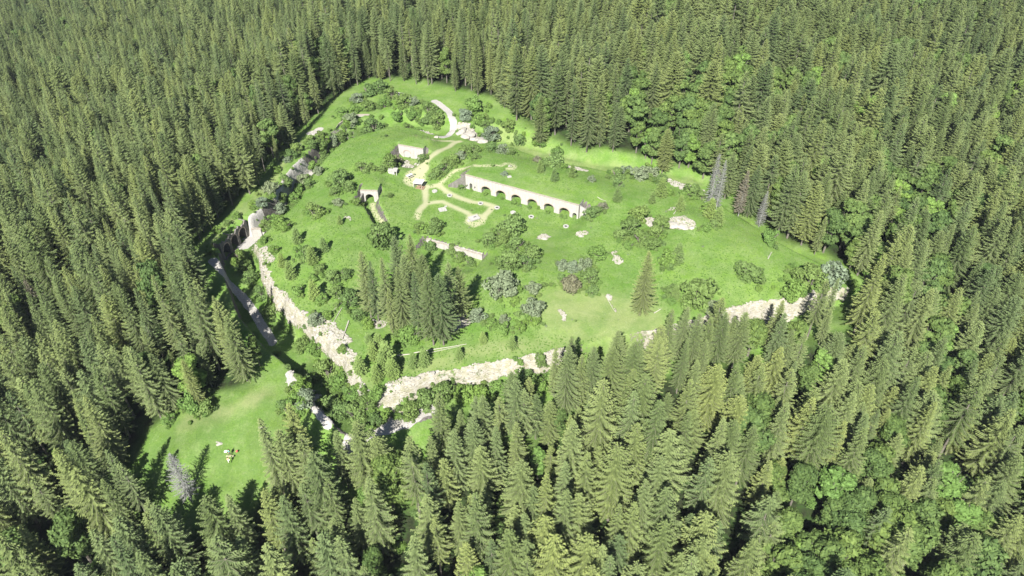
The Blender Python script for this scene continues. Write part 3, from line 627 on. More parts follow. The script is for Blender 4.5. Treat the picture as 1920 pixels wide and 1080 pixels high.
# ------------------------------------------------------------------ broadleaf crowns and shrubs
def leaf_crown(seed, R=3.2, H=8.0, z0=2.0, lobes=14, n=1500, leaf=.42, flat=.8):
    r = np.random.RandomState(seed); C = []
    for k in range(lobes):
        a = r.rand() * 6.28; q = math.sqrt(r.rand()) * .72; zz = r.uniform(-.75, .85)
        w = math.sqrt(max(.1, 1 - zz * zz)); C.append((math.cos(a) * q * R * w, math.sin(a) * q * R * w, z0 + (H - z0) * (.5 + .42 * zz), R * r.uniform(.30, .48)))
    C = np.array(C); i = r.randint(0, lobes, n); d = r.normal(size=(n, 3)); d[:, 2] = np.abs(d[:, 2]) * 1.0 - .35; d /= np.linalg.norm(d, axis=1)[:, None]
    rad = C[i, 3] * r.uniform(.72, 1.06, n); p = C[i, :3] + d * rad[:, None] * np.array([1, 1, flat])
    nr = d + r.normal(size=(n, 3)) * .45; nr /= np.linalg.norm(nr, axis=1)[:, None]
    up = np.cross(nr, r.normal(size=(n, 3))); up /= np.linalg.norm(up, axis=1)[:, None]; sd = np.cross(nr, up)
    s = leaf * r.uniform(.55, 1.2, n)[:, None]; bend = nr * s * .25
    V = np.stack([p - up * s, p + sd * s * .7 - bend, p + up * s, p - sd * s * .7 - bend], 1).reshape(-1, 3)
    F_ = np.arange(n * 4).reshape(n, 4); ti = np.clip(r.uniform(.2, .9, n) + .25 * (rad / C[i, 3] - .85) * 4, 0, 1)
    return V, F_, np.repeat(ti, 4)
def stems_mesh(name, seed, H, R, k=6, r0=.10, single=False):
    r = random.Random(seed); m = MB()
    if single: m.tube([(0, 0, -1), (.1, 0, H * .3), (0, .1, H * .6), (0, 0, H * .85)], [r0 * 1.2, r0, r0 * .6, r0 * .2], 6, False)
    for _ in range(k):
        a = r.random() * 6.28; q = r.uniform(.35, .7) * R; b = (0, 0, H * .3) if single else (r.uniform(-.2, .2) * R, r.uniform(-.2, .2) * R, -.3)
        m.tube([b, (math.cos(a) * q * .5, math.sin(a) * q * .5, H * .5), (math.cos(a) * q, math.sin(a) * q, H * .78)], [r0 * .5, r0 * .35, r0 * .12], 5, False)
    me = bpy.data.meshes.new(name); me.from_pydata(m.v, [], m.f); me.materials.append(M['bark']); me.update(); return me
BL = []
for k, (R, H, n) in enumerate([(3.6, 15, 2600), (4.2, 17, 3200), (3.0, 13, 2200)]):
    V, F_, t = leaf_crown(60 + k, R, H, H * .14, 22, int(n * 1.25), .44); BL.append((mesh_np('crown', V, F_, [M['tleaf']], None, {'tipc': t}), stems_mesh('trunk', k, H, R, 7, .24, True), H, R))
BLB = []
for k, (R, H, n) in enumerate([(3.4, 14, 2400)]):
    V, F_, t = leaf_crown(66 + k, R, H, H * .14, 20, int(n * 1.25), .44); BLB.append((mesh_np('crown', V, F_, [M['leafb']], None, {'tipc': t}), BL[0][1], H, R))
SH = {}
for k, (key, mk) in enumerate([('dark', 'leaf'), ('bright', 'leafb'), ('grey', 'leafg'), ('brown', 'leafr')]):
    SH[key] = []
    for j in range(2):
        V, F_, t = leaf_crown(80 + k * 7 + j, 1.0, 1.5, -.35, 16, 1500, .105, .9); SH[key].append(mesh_np('foliage', V, F_, [M[mk]], None, {'tipc': t}))
ST = stems_mesh('stem', 9, 1.5, 1.0, 6, .12)
SHPOS = []
def shrub(px, py, r, kind, label, h=1.0, ex=1.0, rz=None, zz=0.0):
    r *= .93 if 'scrub' not in label else .75
    q = P(px, py, zz); z = gz(q[0], q[1]); q = P(px, py, z + r * .55 * h); z = gz(q[0], q[1])
    SHPOS.append((q[0], q[1], r)); o = empty('shrub', (q[0], q[1], z - .05), random.random() * 6.28 if rz is None else rz, (r * ex, r, r * h))
    link('foliage', SH[kind][random.randint(0, 1)], o); link('stem', ST, o)
    return tag(o, label, 'shrub', 'shrubs on the fort')
# ------------------------------------------------------------------ shrubs seen one by one (px, py, radius m, kind, height factor, label)
SHR = [(702,240,3.6,'dark',1.1,'big dark shrub at the top left corner of the meadow, upper of two'),(690,248,2.6,'dark',1,'dark shrub tucked against the left of the big top-left shrub'),(660,246,3.0,'grey',.9,'grey-green willow in front of the curved pale ditch wall'),(725,258,.9,'dark',.9,'small lone dark bush on the grass right of the big top-left shrub'),
 (730,302,2.7,'dark',1.2,'tall dark shrub left of the casemate front'),(745,297,1.9,'brown',1.1,'brownish-grey shrub touching the left end of the casemate front'),(702,314,1.5,'dark',.8,'small dark shrub between two larger ones left of the casemate yard'),(680,314,2.6,'dark',.85,'broad pale-topped shrub at the left of the row below the casemate bank'),(716,314,1.6,'dark',.8,'low dark shrub at the foot of the casemate yard'),
 (638,340,3.5,'dark',1.05,'large round dark shrub on the left meadow, upper of the cluster'),(655,352,2.2,'dark',1,'dark shrub at the lower right of the large round shrub cluster'),(627,363,1.9,'dark',.9,'dark shrub at the lower left of the round shrub cluster'),(632,382,1.8,'grey',.8,'pale rounded bush below the round shrub cluster'),(668,372,1.7,'dark',1,'shrub left of the tunnel portal'),(676,366,1.3,'dark',1.1,'narrow dark bush touching the tunnel portal'),
 (591,402,3.0,'dark',.95,'round green bush alone on the left slope'),(715,440,4.2,'dark',1.1,'largest round green shrub above the spruce grove'),(731,366,1.0,'dark',1,'small dark bush right of the tunnel portal'),(700,432,1.6,'dark',.9,'bush at the upper left of the largest round shrub'),
 (812,425,3.0,'dark',.95,'round green shrub above the low broken wall'),(794,430,2.0,'bright',.9,'bright bush left of the round shrub above the low wall'),(785,424,1.6,'dark',1,'small dark bush at the path end above the grove'),
 (790,292,1.9,'dark',1,'leafy bush at the right end of the casemate front'),(812,326,1.8,'dark',.8,'lowest shrub of the dark hedge right of the picnic clearing'),(820,320,2.1,'dark',.85,'second lowest shrub of the dark hedge by the mown path'),(830,313,2.3,'dark',.9,'middle shrub of the dark hedge by the mown path'),(839,307,2.2,'dark',.9,'fourth shrub up in the dark hedge by the mown path'),(850,300,2.4,'dark',.95,'upper shrub of the dark hedge by the mown path'),
 (862,294,2.0,'grey',.9,'pale shrub at the top of the hedge by the mown path'),(872,286,2.4,'dark',.9,'shrub in the bank below the pale outcrop'),(890,283,2.3,'dark',.9,'green shrub below the right part of the pale outcrop'),(892,300,1.8,'dark',.75,'round bush in the open grass above the barracks wing'),(923,282,2.6,'dark',.8,'dark shrub right of the pale outcrop, lower one'),(943,284,2.6,'grey',.8,'grey-green shrub above the barracks rampart'),(957,288,1.9,'dark',.8,'shrub at the right of the grey-green one above the barracks rampart'),
 (922,240,3.6,'grey',.9,'large pale-topped shrub right of the outcrop'),(910,249,2.0,'dark',.8,'dark bush at the foot of the large pale-topped shrub'),(865,350,1.6,'dark',.7,'dark bush below the grey wing wall of the barracks'),(858,246,1.0,'bright',.7,'bright bush between the road and the outcrop'),
 (1035,305,3.9,'dark',.75,'broad low shrub behind the barracks rampart near the forest'),(1006,303,1.9,'brown',.7,'brownish twiggy bush left of the broad low shrub'),(925,312,.9,'dark',.7,'tiny dark bush on the barracks roof grass'),(1108,343,1.5,'grey',.9,'small pale round bush alone right of the barracks roof'),(946,327,1.3,'grey',.7,'pale bush at the end of the roof path'),
 (1108,402,2.4,'dark',.85,'dark shrub just right of the barracks end'),(1119,393,1.9,'dark',.9,'shrub behind the dark one at the barracks end'),(1130,386,1.7,'brown',.9,'brownish shrub at the upper right of the barracks end'),(1092,403,1.2,'bright',.8,'yellow-green bush at the last barracks arch'),
 (1155,330,2.6,'dark',.9,'left shrub of the thicket at the forest-side corner'),(1175,322,2.8,'grey',.8,'pale shrub of the thicket near the forest edge'),(1198,330,3.2,'grey',.85,'grey willow thicket near the right forest edge'),(1222,326,3.2,'grey',.85,'grey willow right of the thicket middle'),(1160,348,2.2,'dark',.9,'dark shrub at the lower left of the corner thicket'),(1240,340,2.6,'dark',.8,'green shrub left of the bare white slope'),(1255,362,1.8,'bright',.9,'bright shrub under the bare white slope'),
 (1300,362,3.2,'dark',.85,'round shrub below the right bare strip'),(1318,372,2.2,'dark',.9,'shrub right of the round one below the bare strip'),(1285,370,2.0,'bright',.8,'bright shrub left of the round one below the bare strip'),(1322,392,1.8,'bright',.9,'bright bush near the grey dead spruce foot'),
 (957,425,4.2,'dark',1.1,'tall green shrub in the middle of the fort, top one'),(917,450,2.6,'dark',1,'round shrub left of the tall middle shrub'),(940,445,2.6,'dark',1,'shrub between the round one and the tall middle one'),(972,462,3.2,'dark',.95,'shrub under the tall middle one'),(995,480,3.0,'dark',1,'shrub with dark right flank in the middle of the fort'),(955,498,3.8,'dark',.9,'broad shrub at the head of the middle thicket'),(985,498,2.8,'dark',.9,'shrub right of the broad one in the middle thicket'),
 (940,538,4.6,'grey',.95,'large grey-green willow in the middle of the fort'),(1000,578,3.3,'grey',.95,'silvery round willow below the middle thicket'),(1000,540,2.3,'grey',.8,'small grey bush right of the large willow'),(965,560,1.6,'bright',.7,'bright bush below the large willow'),(1068,532,3.4,'brown',.85,'reddish-brown rounded shrub in the middle right of the fort'),(1055,500,2.3,'grey',.7,'left of three pale bushes in a row'),(1075,500,2.3,'grey',.7,'middle of three pale bushes in a row'),(1097,497,2.5,'grey',.8,'right of three pale bushes in a row'),
 (1105,520,3.0,'dark',.8,'green shrub right of the reddish-brown one'),(1120,478,2.9,'bright',.9,'yellow-green shrub left of the small rock scar'),(1112,545,2.0,'dark',.7,'low bush at the lower right of the reddish-brown shrub'),
 (1180,428,3.6,'dark',.95,'large shrub in the right-hand thicket, left one'),(1200,402,3.2,'dark',1,'upper shrub of the right-hand thicket'),(1165,440,2.4,'dark',.9,'leftmost shrub of the right-hand thicket'),(1240,420,3.0,'dark',1,'shrub right of the white rock in the thicket'),(1232,438,2.8,'dark',.9,'shrub just left of the bare white patch'),(1200,450,3.0,'dark',.85,'lower shrub of the right-hand thicket'),(1225,460,2.6,'dark',.8,'bush above the lone big spruce'),(1180,462,1.8,'bright',.7,'bright low bush left below the right-hand thicket'),
 (1255,485,3.0,'bright',.9,'yellow-green shrub right of the lone big spruce top'),(1312,550,5.0,'dark',1.05,'big dark round tree-like shrub near the south-east scarp'),(1340,575,2.6,'grey',.8,'greyish bush at the lower right of the big dark round shrub'),(1260,545,2.3,'dark',.8,'shrub right of the lone big spruce'),(1410,510,4.2,'dark',.55,'wide low shrub in the right-hand meadow'),(1395,498,2.2,'dark',.7,'dark bush at the left of the wide low shrub'),
 (1490,545,3.6,'bright',.9,'bright shrub at the edge of the south-east scarp'),(1520,520,4.2,'dark',.95,'large shrub at the east corner of the fort'),(1560,520,4.4,'grey',1,'pale broad shrub at the east tip of the fort'),(1500,515,2.8,'dark',.9,'shrub left of the large one at the east corner'),(1540,540,2.2,'bright',.8,'bright bush above the east end of the scarp'),(1445,452,2.6,'bright',1.1,'bright bush against the right forest edge'),(1340,425,1.8,'dark',.9,'bush right of the knoll'),(1325,430,1.8,'bright',1,'bright bush on the right flank of the knoll'),
 (775,628,3.6,'bright',1,'bright lime-green round tree below the spruce grove'),(740,625,1.6,'dark',.9,'small dark bush left of the lime-green tree'),(655,560,3.0,'dark',1,'dark shrub left of the spruce grove foot'),(672,590,2.2,'dark',.9,'bush at the lower left of the spruce grove'),(690,608,2.0,'bright',.8,'bright bush in front of the grove on the left'),
 (562,475,2.1,'bright',1.3,'left of a pair of bushes on the left slope'),(575,478,2.2,'dark',1.3,'right, dark-sided one of a pair of bushes on the left slope'),(600,500,2.4,'dark',.8,'low bush in the scrub left of the grove, upper'),(622,515,2.8,'dark',.8,'middle bush in the scrub left of the grove'),(645,510,2.4,'dark',.8,'right bush in the scrub left of the grove'),(585,520,2.0,'bright',.9,'bright bush in the scrub above the south-west scarp'),(560,545,2.0,'bright',.9,'bright bush just above the south-west scarp'),(630,545,2.0,'dark',.9,'bush above the fallen poles'),(605,560,1.8,'bright',.9,'bright bush left of the fallen poles'),(615,590,1.6,'bright',.8,'bright bush at the edge of the south-west scarp below the poles'),
 (525,420,2.4,'bright',1.1,'bright bush above the west end of the scarp, left one'),(538,428,2.0,'bright',1,'bright bush above the west end of the scarp, right one'),(495,452,1.6,'bright',.9,'bright bush beside the gallery rock'),(515,470,1.8,'bright',.8,'bush on the brow right of the gallery'),
 (606,290,2.5,'dark',1.1,'rounded dark shrub on the ditch edge left of the upper meadow'),(590,300,2.0,'dark',.9,'shrub in the upper left ditch'),(575,335,2.1,'bright',.9,'bush in the left ditch beside the shaded wall, upper'),(560,352,2.2,'bright',.9,'bush in the left ditch beside the shaded wall, middle'),(552,375,2.5,'bright',.95,'bush in the left ditch beside the shaded wall, lower'),(530,385,2.0,'dark',.9,'dark bush deep in the left ditch'),(515,388,3.0,'grey',.9,'greyish shrub below the pale gravel strip on the left'),(545,330,1.6,'grey',.8,'greyish bush right of the gravel strip'),(566,305,1.6,'grey',.8,'small grey bush beside the top of the gravel strip'),
 (545,292,2.4,'dark',1,'dark shrub left of the gravel strip, lower'),(556,280,2.4,'dark',1,'dark shrub left of the gravel strip, upper'),(585,262,2.4,'dark',.9,'shrub on the outer bank near the top left'),(600,255,2.0,'dark',.9,'shrub above the one on the outer bank at top left'),(520,318,1.8,'bright',.8,'bright bush on the outer bank left of the gravel strip'),
 (640,212,2.6,'bright',.8,'bush behind the curved ditch wall, left'),(665,205,2.6,'bright',.8,'bush behind the curved ditch wall, middle'),(690,200,3.0,'dark',.8,'bush behind the curved ditch wall, right'),(690,172,3.2,'dark',.9,'shrub at the top of the fort nearest the forest, left'),(712,165,3.4,'dark',.9,'shrub at the top of the fort nearest the forest, middle'),(735,178,3.0,'dark',.9,'shrub at the top of the fort nearest the forest, right'),(760,190,3.4,'dark',.9,'dark shrub below the white track at the top'),(775,192,2.4,'grey',.9,'pale shrub below the white track at the top'),(805,205,3.0,'dark',1,'dark shrub left of the white road bend, upper'),(820,215,3.2,'dark',1.1,'dark shrub left of the white road bend, lower'),(800,222,2.6,'dark',.9,'shrub in the thicket left of the road'),(775,215,2.6,'bright',.8,'bright shrub in the top thicket'),(745,205,2.8,'bright',.8,'bright shrub in the middle of the top thicket'),(720,195,2.8,'bright',.8,'bright shrub in the left of the top thicket'),(670,185,2.8,'grey',.8,'greyish shrub at the left of the top thicket'),(783,240,1.8,'bright',.8,'bush above the pale rocks left of the road'),(765,235,2.0,'dark',.8,'dark bush left above the pale rocks'),
 (890,197,4.0,'bright',.9,'rounded bright shrub against the forest right of the road'),(870,215,3.0,'grey',.9,'pale shrub right of the white road'),(900,222,3.0,'bright',.7,'low bright shrub above the outcrop'),(955,250,2.6,'dark',.8,'shrub on the slope right of the outcrop'),(975,245,2.4,'dark',1,'dark bush at the forest foot above the barracks'),(1005,262,2.2,'bright',.9,'bright bush at the forest foot above the rampart'),(1045,285,2.4,'bright',.8,'bright bush at the forest foot, farther right'),(1015,275,1.8,'bright',.8,'bush below the bright one at the forest foot'),
 (450,484,2.2,'dark',1,'dark bush in the ditch below the gallery arches',),(462,502,2.4,'dark',1,'dark shrub in the shaded ditch, first below the gallery'),(470,524,2.4,'dark',1,'dark shrub in the shaded ditch, second below the gallery'),(492,548,2.4,'dark',1,'dark shrub in the shaded ditch, third below the gallery'),(510,585,2.4,'dark',1,'dark shrub in the shaded ditch, fourth below the gallery'),(440,492,1.5,'bright',.9,'bright bush at the foot of the left gallery arch'),(395,470,1.8,'bright',1.1,'bright bush left of the gallery'),
 (568,648,2.4,'dark',1,'green shrub in the ditch under the south-west scarp, upper'),(595,665,2.6,'bright',.9,'bright shrub in the ditch under the south-west scarp'),(615,690,3.4,'dark',1.1,'large round shrub in the ditch bend'),(640,715,3.0,'bright',1,'bright shrub in the ditch bend'),(660,735,2.6,'bright',.9,'shrub near the ditch corner'),(600,640,2.2,'grey',.8,'pale bush on the foot of the south-west scarp'),(690,765,2.8,'dark',.9,'shrub beside the gravel wall top, left'),(665,775,2.8,'dark',.9,'dark shrub at the ditch corner, lower'),(640,770,2.8,'dark',.9,'shrub over the ditch between the two gravel tops'),(712,760,2.2,'bright',.9,'bright shrub above the gravel wall top'),(620,752,2.4,'dark',.9,'dark shrub in the ditch shade'),
 (565,700,3.4,'dark',1.1,'rounded bush on top of the pale outer bank'),(560,735,3.0,'bright',1,'bright shrub between meadow and outer bank, upper'),(555,760,3.0,'bright',1,'bright shrub between meadow and outer bank, lower'),(575,750,2.8,'grey',1,'bluish-grey shrub beside the bright ones on the outer bank'),(540,770,2.4,'dark',1,'dark bush at the right edge of the lower meadow'),
 (360,762,3.0,'bright',1.4,'bright green bush at the upper edge of the lower meadow'),(385,768,2.4,'dark',1.1,'bush right of the bright one at the meadow edge'),(320,790,2.0,'bright',.9,'bright bush at the left edge of the lower meadow'),
 (800,728,3.2,'dark',1,'dark shrub right of the ditch corner, left'),(830,715,3.0,'dark',1,'dark shrub right of the ditch corner, right'),(770,745,2.6,'dark',.9,'shrub left under the south scarp'),(870,718,3.0,'bright',.9,'bright shrub below the south scarp, left'),(900,715,2.8,'bright',.8,'bright shrub below the south scarp, middle'),(930,705,2.6,'bright',.8,'bright shrub below the south scarp, right'),(985,688,2.8,'dark',1,'dark shrub standing before the south scarp'),(1010,700,2.8,'bright',.9,'bright shrub right of the dark one before the south scarp'),(1040,690,2.8,'bright',.9,'bright shrub before the right part of the south scarp'),(1015,665,1.5,'dark',1.6,'narrow dark bush on the brow of the south scarp'),(1060,705,2.6,'bright',.9,'bright shrub at the left of the tall front spruces'),
 (1470,600,2.2,'bright',.9,'bright bush below the east scarp'),(1440,612,1.8,'bright',.9,'small bright bush below the east scarp'),(1330,570,1.4,'bright',.9,'bright bush on the brow beside the big dark shrub'),(895,590,2.4,'grey',.8,'pale bush right of the rubble under the grove'),(880,575,2.2,'bright',.8,'bright bush at the right foot of the grove'),(920,605,2.4,'bright',.8,'bright shrub in the scrub below the willow, left'),(945,615,2.6,'bright',.8,'bright shrub in the scrub below the willow, middle'),(975,612,2.4,'bright',.8,'bright shrub in the scrub below the willow, right'),(1000,600,2.0,'bright',.8,'bright bush under the silvery willow'),(945,595,1.8,'grey',.8,'pale small bush in the scrub below the willow'),
 (845,468,2.0,'dark',.9,'dark bush below the low broken wall, left'),(860,482,2.0,'dark',.8,'bush below the low broken wall, middle'),(880,490,1.8,'dark',.8,'bush below the low broken wall, right'),(808,462,2.0,'dark',.9,'dark bush at the left end of the low broken wall')]
for k_, t_ in enumerate(SHR):
    if any(w in t_[-1] for w in ('below the south scarp', 'right of the ditch corner', 'before the', 'left under the south scarp', 'below the east scarp', 'tall front spruces')): SHR[k_] = (t_[0], t_[1] + 24) + tuple(t_[2:])
SHR += [(492,428,1.8,'dark',.8,'bush on the rubble beside the white cross wall, lower'),(483,414,1.7,'bright',.8,'bush on the rubble beside the white cross wall, upper'),(702,786,1.9,'dark',.9,'shrub in the ditch corner behind the gravel wall top, left'),(722,776,1.7,'bright',.9,'bright shrub in the ditch corner behind the gravel wall top'),(690,800,1.6,'bright',.8,'low shrub at the back of the gravel wall top, left'),(745,780,1.4,'bright',.8,'small bright shrub at the back of the gravel wall top, right'),(418,462,1.6,'bright',.8,'bush on the crown of the gallery, left'),(434,447,1.4,'dark',.8,'bush on the crown of the gallery, middle'),(452,432,1.7,'bright',.8,'bush on the crown of the gallery, right'),(500,410,2.2,'grey',.8,'grey-green bush over the rubble right of the gallery')]
for k, (px, py, rr_) in enumerate([(500,425,2.2),(512,412,2.4),(522,398,2.3),(540,362,2.2),(556,372,2.0),(568,338,2.4),(580,345,1.9),(585,312,2.4),(597,322,1.9),(604,298,2.4),(612,282,2.5),(625,272,2.4),(640,262,2.4),(655,252,2.2)]):
    SHR.append((px, py, rr_, ['dark', 'bright', 'grey'][k % 3], .95, 'overgrown upper left ditch, shrub %s from its lower end' % ['first','second','third','fourth','fifth','sixth','seventh','eighth','ninth','tenth','eleventh','twelfth','thirteenth','fourteenth'][k]))
for px, py, r, kd, h, lb in SHR: shrub(px, py, r, kd, lb, h)
# bushes growing in the barracks arches
for k, (px, py, r) in enumerate([(909,366,.9),(941,374,.8),(963,382,1.3),(972,385,.8),(993,391,.9),(1010,391,.9),(1026,400,.9),(1052,407,.8),(1060,409,.8),(884,358,.6)]):
    q = P(px, py, -.8); o = empty('shrub', (q[0], q[1], -.9), k * 2.0, (r, r * .8, r * .9)); link('foliage', SH['bright'][k % 2], o); link('stem', ST, o)
    tag(o, 'small bush in front of the barracks wall, %s from the left' % ['second','fourth','fifth','sixth','seventh','eighth','ninth','tenth','eleventh','first'][k], 'shrub', 'bushes along the barracks arches')
# young conifers
for px, py, s, lb in [(1272,404,1.0,'young spruce on top of the knoll at the right'),(1038,352,.9,'young spruce with rusty tint on the barracks roof, right of two'),(1012,335,.85,'young spruce on the barracks roof, left of two'),(1072,342,.9,'young spruce farther right on the barracks roof'),(1238,372,1.3,'young spruce below the forest-side thicket'),(1222,385,.8,'small young spruce left below the thicket'),
        (1328,418,1.3,'young pale spruce right of the knoll, left one'),(1342,432,1.2,'young pale spruce right of the knoll, right one'),(1268,500,1.3,'young bright spruce right of the lone big spruce'),(1264,562,.9,'young spruce at the foot of the lone big spruce'),(1155,385,1.0,'young spruce in the grass beyond the barracks end'),
        (700,668,1.1,'young yellow-green spruce above the ditch corner, first from the left'),(712,655,1.2,'young yellow-green spruce above the ditch corner, topmost'),(725,680,1.5,'large young spruce above the ditch corner, right one'),(718,690,1.2,'young spruce above the ditch corner, below the large one'),(676,690,1.1,'young spruce beside the white scarp tip'),(705,705,1.0,'young spruce above the ditch corner, lowest left'),(735,700,1.2,'young spruce above the ditch corner, lowest right'),(775,682,.9,'small young spruce in the grass, left of a pair'),(795,678,1.0,'small young spruce in the grass, right of a pair'),(860,667,.7,'tiny young spruce on the south meadow edge'),(690,640,.7,'tiny young spruce in the grass above the ditch corner'),
        (560,460,1.0,'young spruce on the left slope above the scrub'),(588,500,1.1,'young spruce in the scrub left of the grove'),(610,480,.9,'young spruce at the top of the scrub left of the grove'),(545,520,1.1,'young spruce right of the south-west scarp'),(590,560,1.2,'young spruce above the south-west scarp'),(530,500,.9,'young spruce near the white scar on the left'),(640,430,.6,'tiny young spruce on the left slope'),(960,650,.8,'young spruce above the south scarp, left'),(905,640,.7,'young spruce above the south scarp, far left')]:
    q = P(px, py, 1.5); tree('young_spruce', YOUNG, YT, q[0], q[1], s, px * .7, lb, 'spruce', 'young spruces on the fort')
# grove inside the fort, lone spruce, dead trees
GROVE = [(676,471,20,0,'leftmost'),(693,490,18,3,'second from the left, short'),(715,484,21,1,'third from the left, bare-topped'),(738,443,19,2,'tall one at the back left'),(744,500,20,4,'in the front row left of centre'),(768,440,19,0,'tall one at the back centre'),(756,478,18,2,'in the middle of the back row'),(775,510,20,1,'in the front row centre'),(800,505,22,0,'in the front row right of centre, tallest'),(821,512,21,2,'in front, beside the bare stem'),(790,478,18,6,'in the back row right of centre'),(840,492,20,5,'with the bare pale stem'),(858,500,16,2,'rightmost'),(728,540,14,3,'short one in front at the left'),(790,560,12,3,'short one in front at the centre')]
for px, py, h, v, lb in GROVE:
    me, tm, H, R = SV[v]; x, y = by_tip(px, py, h); tree('spruce', me, tm, x, y, h / H * .86, px * .37, 'spruce in the grove inside the fort, ' + lb, 'spruce', 'spruces of the grove inside the fort', sz=1 / .86)
def special(px, py, h, v, lb, z0=0.0, **k):
    me, tm, H, R = SV[v]; x, y = by_tip(px, py, h, z0); return tree('spruce', me, tm, x, y, h / H, px * .37, lb, 'spruce', **k)
special(1217, 472, 19, 4, 'large lone spruce standing in the meadow of the fort')
for px, py, h, v, lb in [(822,738,21,3,'tall spruce just right of the gravel wall top, its tip beside the scarp corner'),(862,768,16,1,'short spruce right of the one beside the gravel wall top'),(905,745,18,0,'spruce before the south scarp, fourth from the ditch corner'),(936,748,15,5,'slim spruce left of the pointed one before the south scarp'),(969,712,18,2,'pointed spruce before the south scarp, left of the tall row'),(1006,742,14,0,'small spruce right of the pointed one before the south scarp'),
        (888,792,18,6,'spruce in the second row below the south scarp, leftmost'),(930,800,19,1,'spruce in the second row below the south scarp, middle'),(968,792,18,3,'spruce in the second row below the south scarp, right'),(850,806,20,4,'wide spruce below the gravel wall end'),(1032,752,15,2,'spruce at the foot of the tall row before the scarp'),(1066,652,20,4,'tall spruce overlapping the south scarp, first from the left'),(1092,668,17,1,'spruce overlapping the south scarp, second from the left'),
        (1114,650,18,0,'spruce overlapping the south scarp, third from the left'),(1150,652,18,6,'spruce overlapping the south scarp, fourth from the left'),(1192,642,19,2,'spruce overlapping the south scarp, fifth from the left'),(1238,634,19,3,'spruce overlapping the south scarp, just left of the bare white gap'),(1288,642,16,1,'spruce overlapping the south scarp, right of the bare white gap')]: special(px, py, h, v, lb, -9.0)
def dead(px, py, h, lb, rust=False, w=1.0):
    x, y = by_tip(px, py, h); o = tree('dead_spruce', RUST if rust else DEADC, DT, x, y, h / 18, px * .3, lb, 'dead tree', cname='crown' if rust else 'dead_branches'); o.scale = (h / 18 * w, h / 18 * w, h / 18); return o
dead(1350, 288, 17, 'bare grey dead spruce at the right forest edge, nearest the clearing', w=.8); dead(1362, 300, 16, 'bare grey dead spruce just right of the nearest one at the right forest edge', w=.7); dead(1404, 320, 15, 'brownish dead spruce at the right forest edge', True, .8)
dead(1440, 358, 12, 'grey half-dead spruce behind the brownish one on the right', w=.9); dead(318, 852, 15, 'silver-grey dead spruce standing in the lower meadow', w=1.25)
dead(46, 526, 14, 'rusty dead spruce at the left edge of the photo', True); dead(1308, 56, 13, 'pinkish dead spruce high up in the forest behind the fort', True); dead(1262, 868, 8, 'short broken grey stem among the front spruces', w=.4); dead(1172, 1062, 9, 'grey broken spruce top at the bottom edge of the photo', w=.8)

# ------------------------------------------------------------------ forest: blue-noise scatter, nearest 300 of a kind as objects, the rest as one object each
def ordinal(n):
    a = ['first','second','third','fourth','fifth','sixth','seventh','eighth','ninth','tenth','eleventh','twelfth','thirteenth','fourteenth','fifteenth','sixteenth','seventeenth','eighteenth','nineteenth','twentieth']
    t = {2:'twenty',3:'thirty',4:'forty',5:'fifty',6:'sixty',7:'seventy',8:'eighty'}
    return a[n] if n < 20 else t[(n + 1) // 10] + ('-' + a[(n + 1) % 10 - 1] if (n + 1) % 10 else 'th')
step = 4.55; gxs = np.arange(-640, 640, step); gys = np.arange(28, 800, step)
GX, GY = np.meshgrid(gxs, gys); GX = GX + (np.arange(len(gys)) % 2)[:, None] * step / 2
tx = (GX + RS.uniform(-.40, .40, GX.shape) * step).ravel(); ty = (GY + RS.uniform(-.40, .40, GY.shape) * step).ravel()
tz = terrain(tx, ty); sxp, syp, fd = project(np.stack([tx, ty, tz + 14], 1))
keep = (sxp > -260) & (sxp < 2180) & (syp > -90) & (syp < 1700) & (clear_sd(tx, ty) > 1.0 + 2 * fbm(tx, ty, 9, 5))
keep &= ~(RS.rand(len(tx)) < .09 * np.clip(ss(300, 800, syp) + .6 * ss(900, 1500, sxp), 0, 1)); keep &= RS.rand(len(tx)) > .03 + .17 * ss(720, 900, syp)
gapn = fbm(tx, ty, 14, 201); keep &= (gapn < .68) | (sxp > 830) & (syp < 900) & (syp > 600)
tpx, tpy, _ = project(np.stack([tx, ty, tz + 22], 1)); keep &= ~((tpy > 775) & (((tpx > 290) & (tpx < 382) & (tpy < 925)) | ((tpx >= 375) & (tpx < 446) & (tpy < 868))))
tx, ty, tz, sxp, syp, fd = [a[keep] for a in (tx, ty, tz, sxp, syp, fd)]
# share of broadleaved trees by stand
bl = np.clip(.08 + .5 * ss(.10, .45, fbm(tx, ty, 45, 301)), 0, 1) * (.35 + .65 * ss(900, 1700, sxp)) + .04
def blob(cx, cy, rx, ry): return np.exp(-(((sxp - cx) / rx) ** 2 + ((syp - cy) / ry) ** 2))
bl += .9 * blob(1255, 215, 90, 50) + .6 * blob(1700, 380, 110, 80) + .5 * blob(480, 600, 60, 90) + .7 * blob(1780, 640, 50, 50) + .18 * blob(1550, 1000, 140, 70) + .20 * blob(1860, 960, 90, 120) + .6 * blob(450, 370, 50, 50) + .5 * blob(430, 700, 50, 40) + .5 * blob(760, 850, 40, 30) + .3 * blob(150, 60, 120, 50) + .4 * blob(1100, 720, 60, 50) + .3 * blob(1520, 640, 80, 50)
isb = RS.rand(len(tx)) < bl
csdt = clear_sd(tx, ty)
hgt = 21.5 + fbm(tx, ty, 40, 401) * 3.5 + RS.normal(size=len(tx)) * 3.0; hgt = np.clip(hgt, 11, 29); hgt = np.where(csdt < 5, hgt * RS.uniform(.75, 1.0, len(tx)), hgt)
hgt = np.where((csdt < 14) & (sxp > 820) & (sxp < 1600) & (syp > 560), hgt * .76, hgt)
wide = np.clip(.80 + .24 * ss(600, 1500, sxp) + .12 * ss(500, 900, syp) + RS.normal(size=len(tx)) * .10, .62, 1.5)
small = RS.rand(len(tx)) < .12; hgt = np.where(small, hgt * .62, hgt)
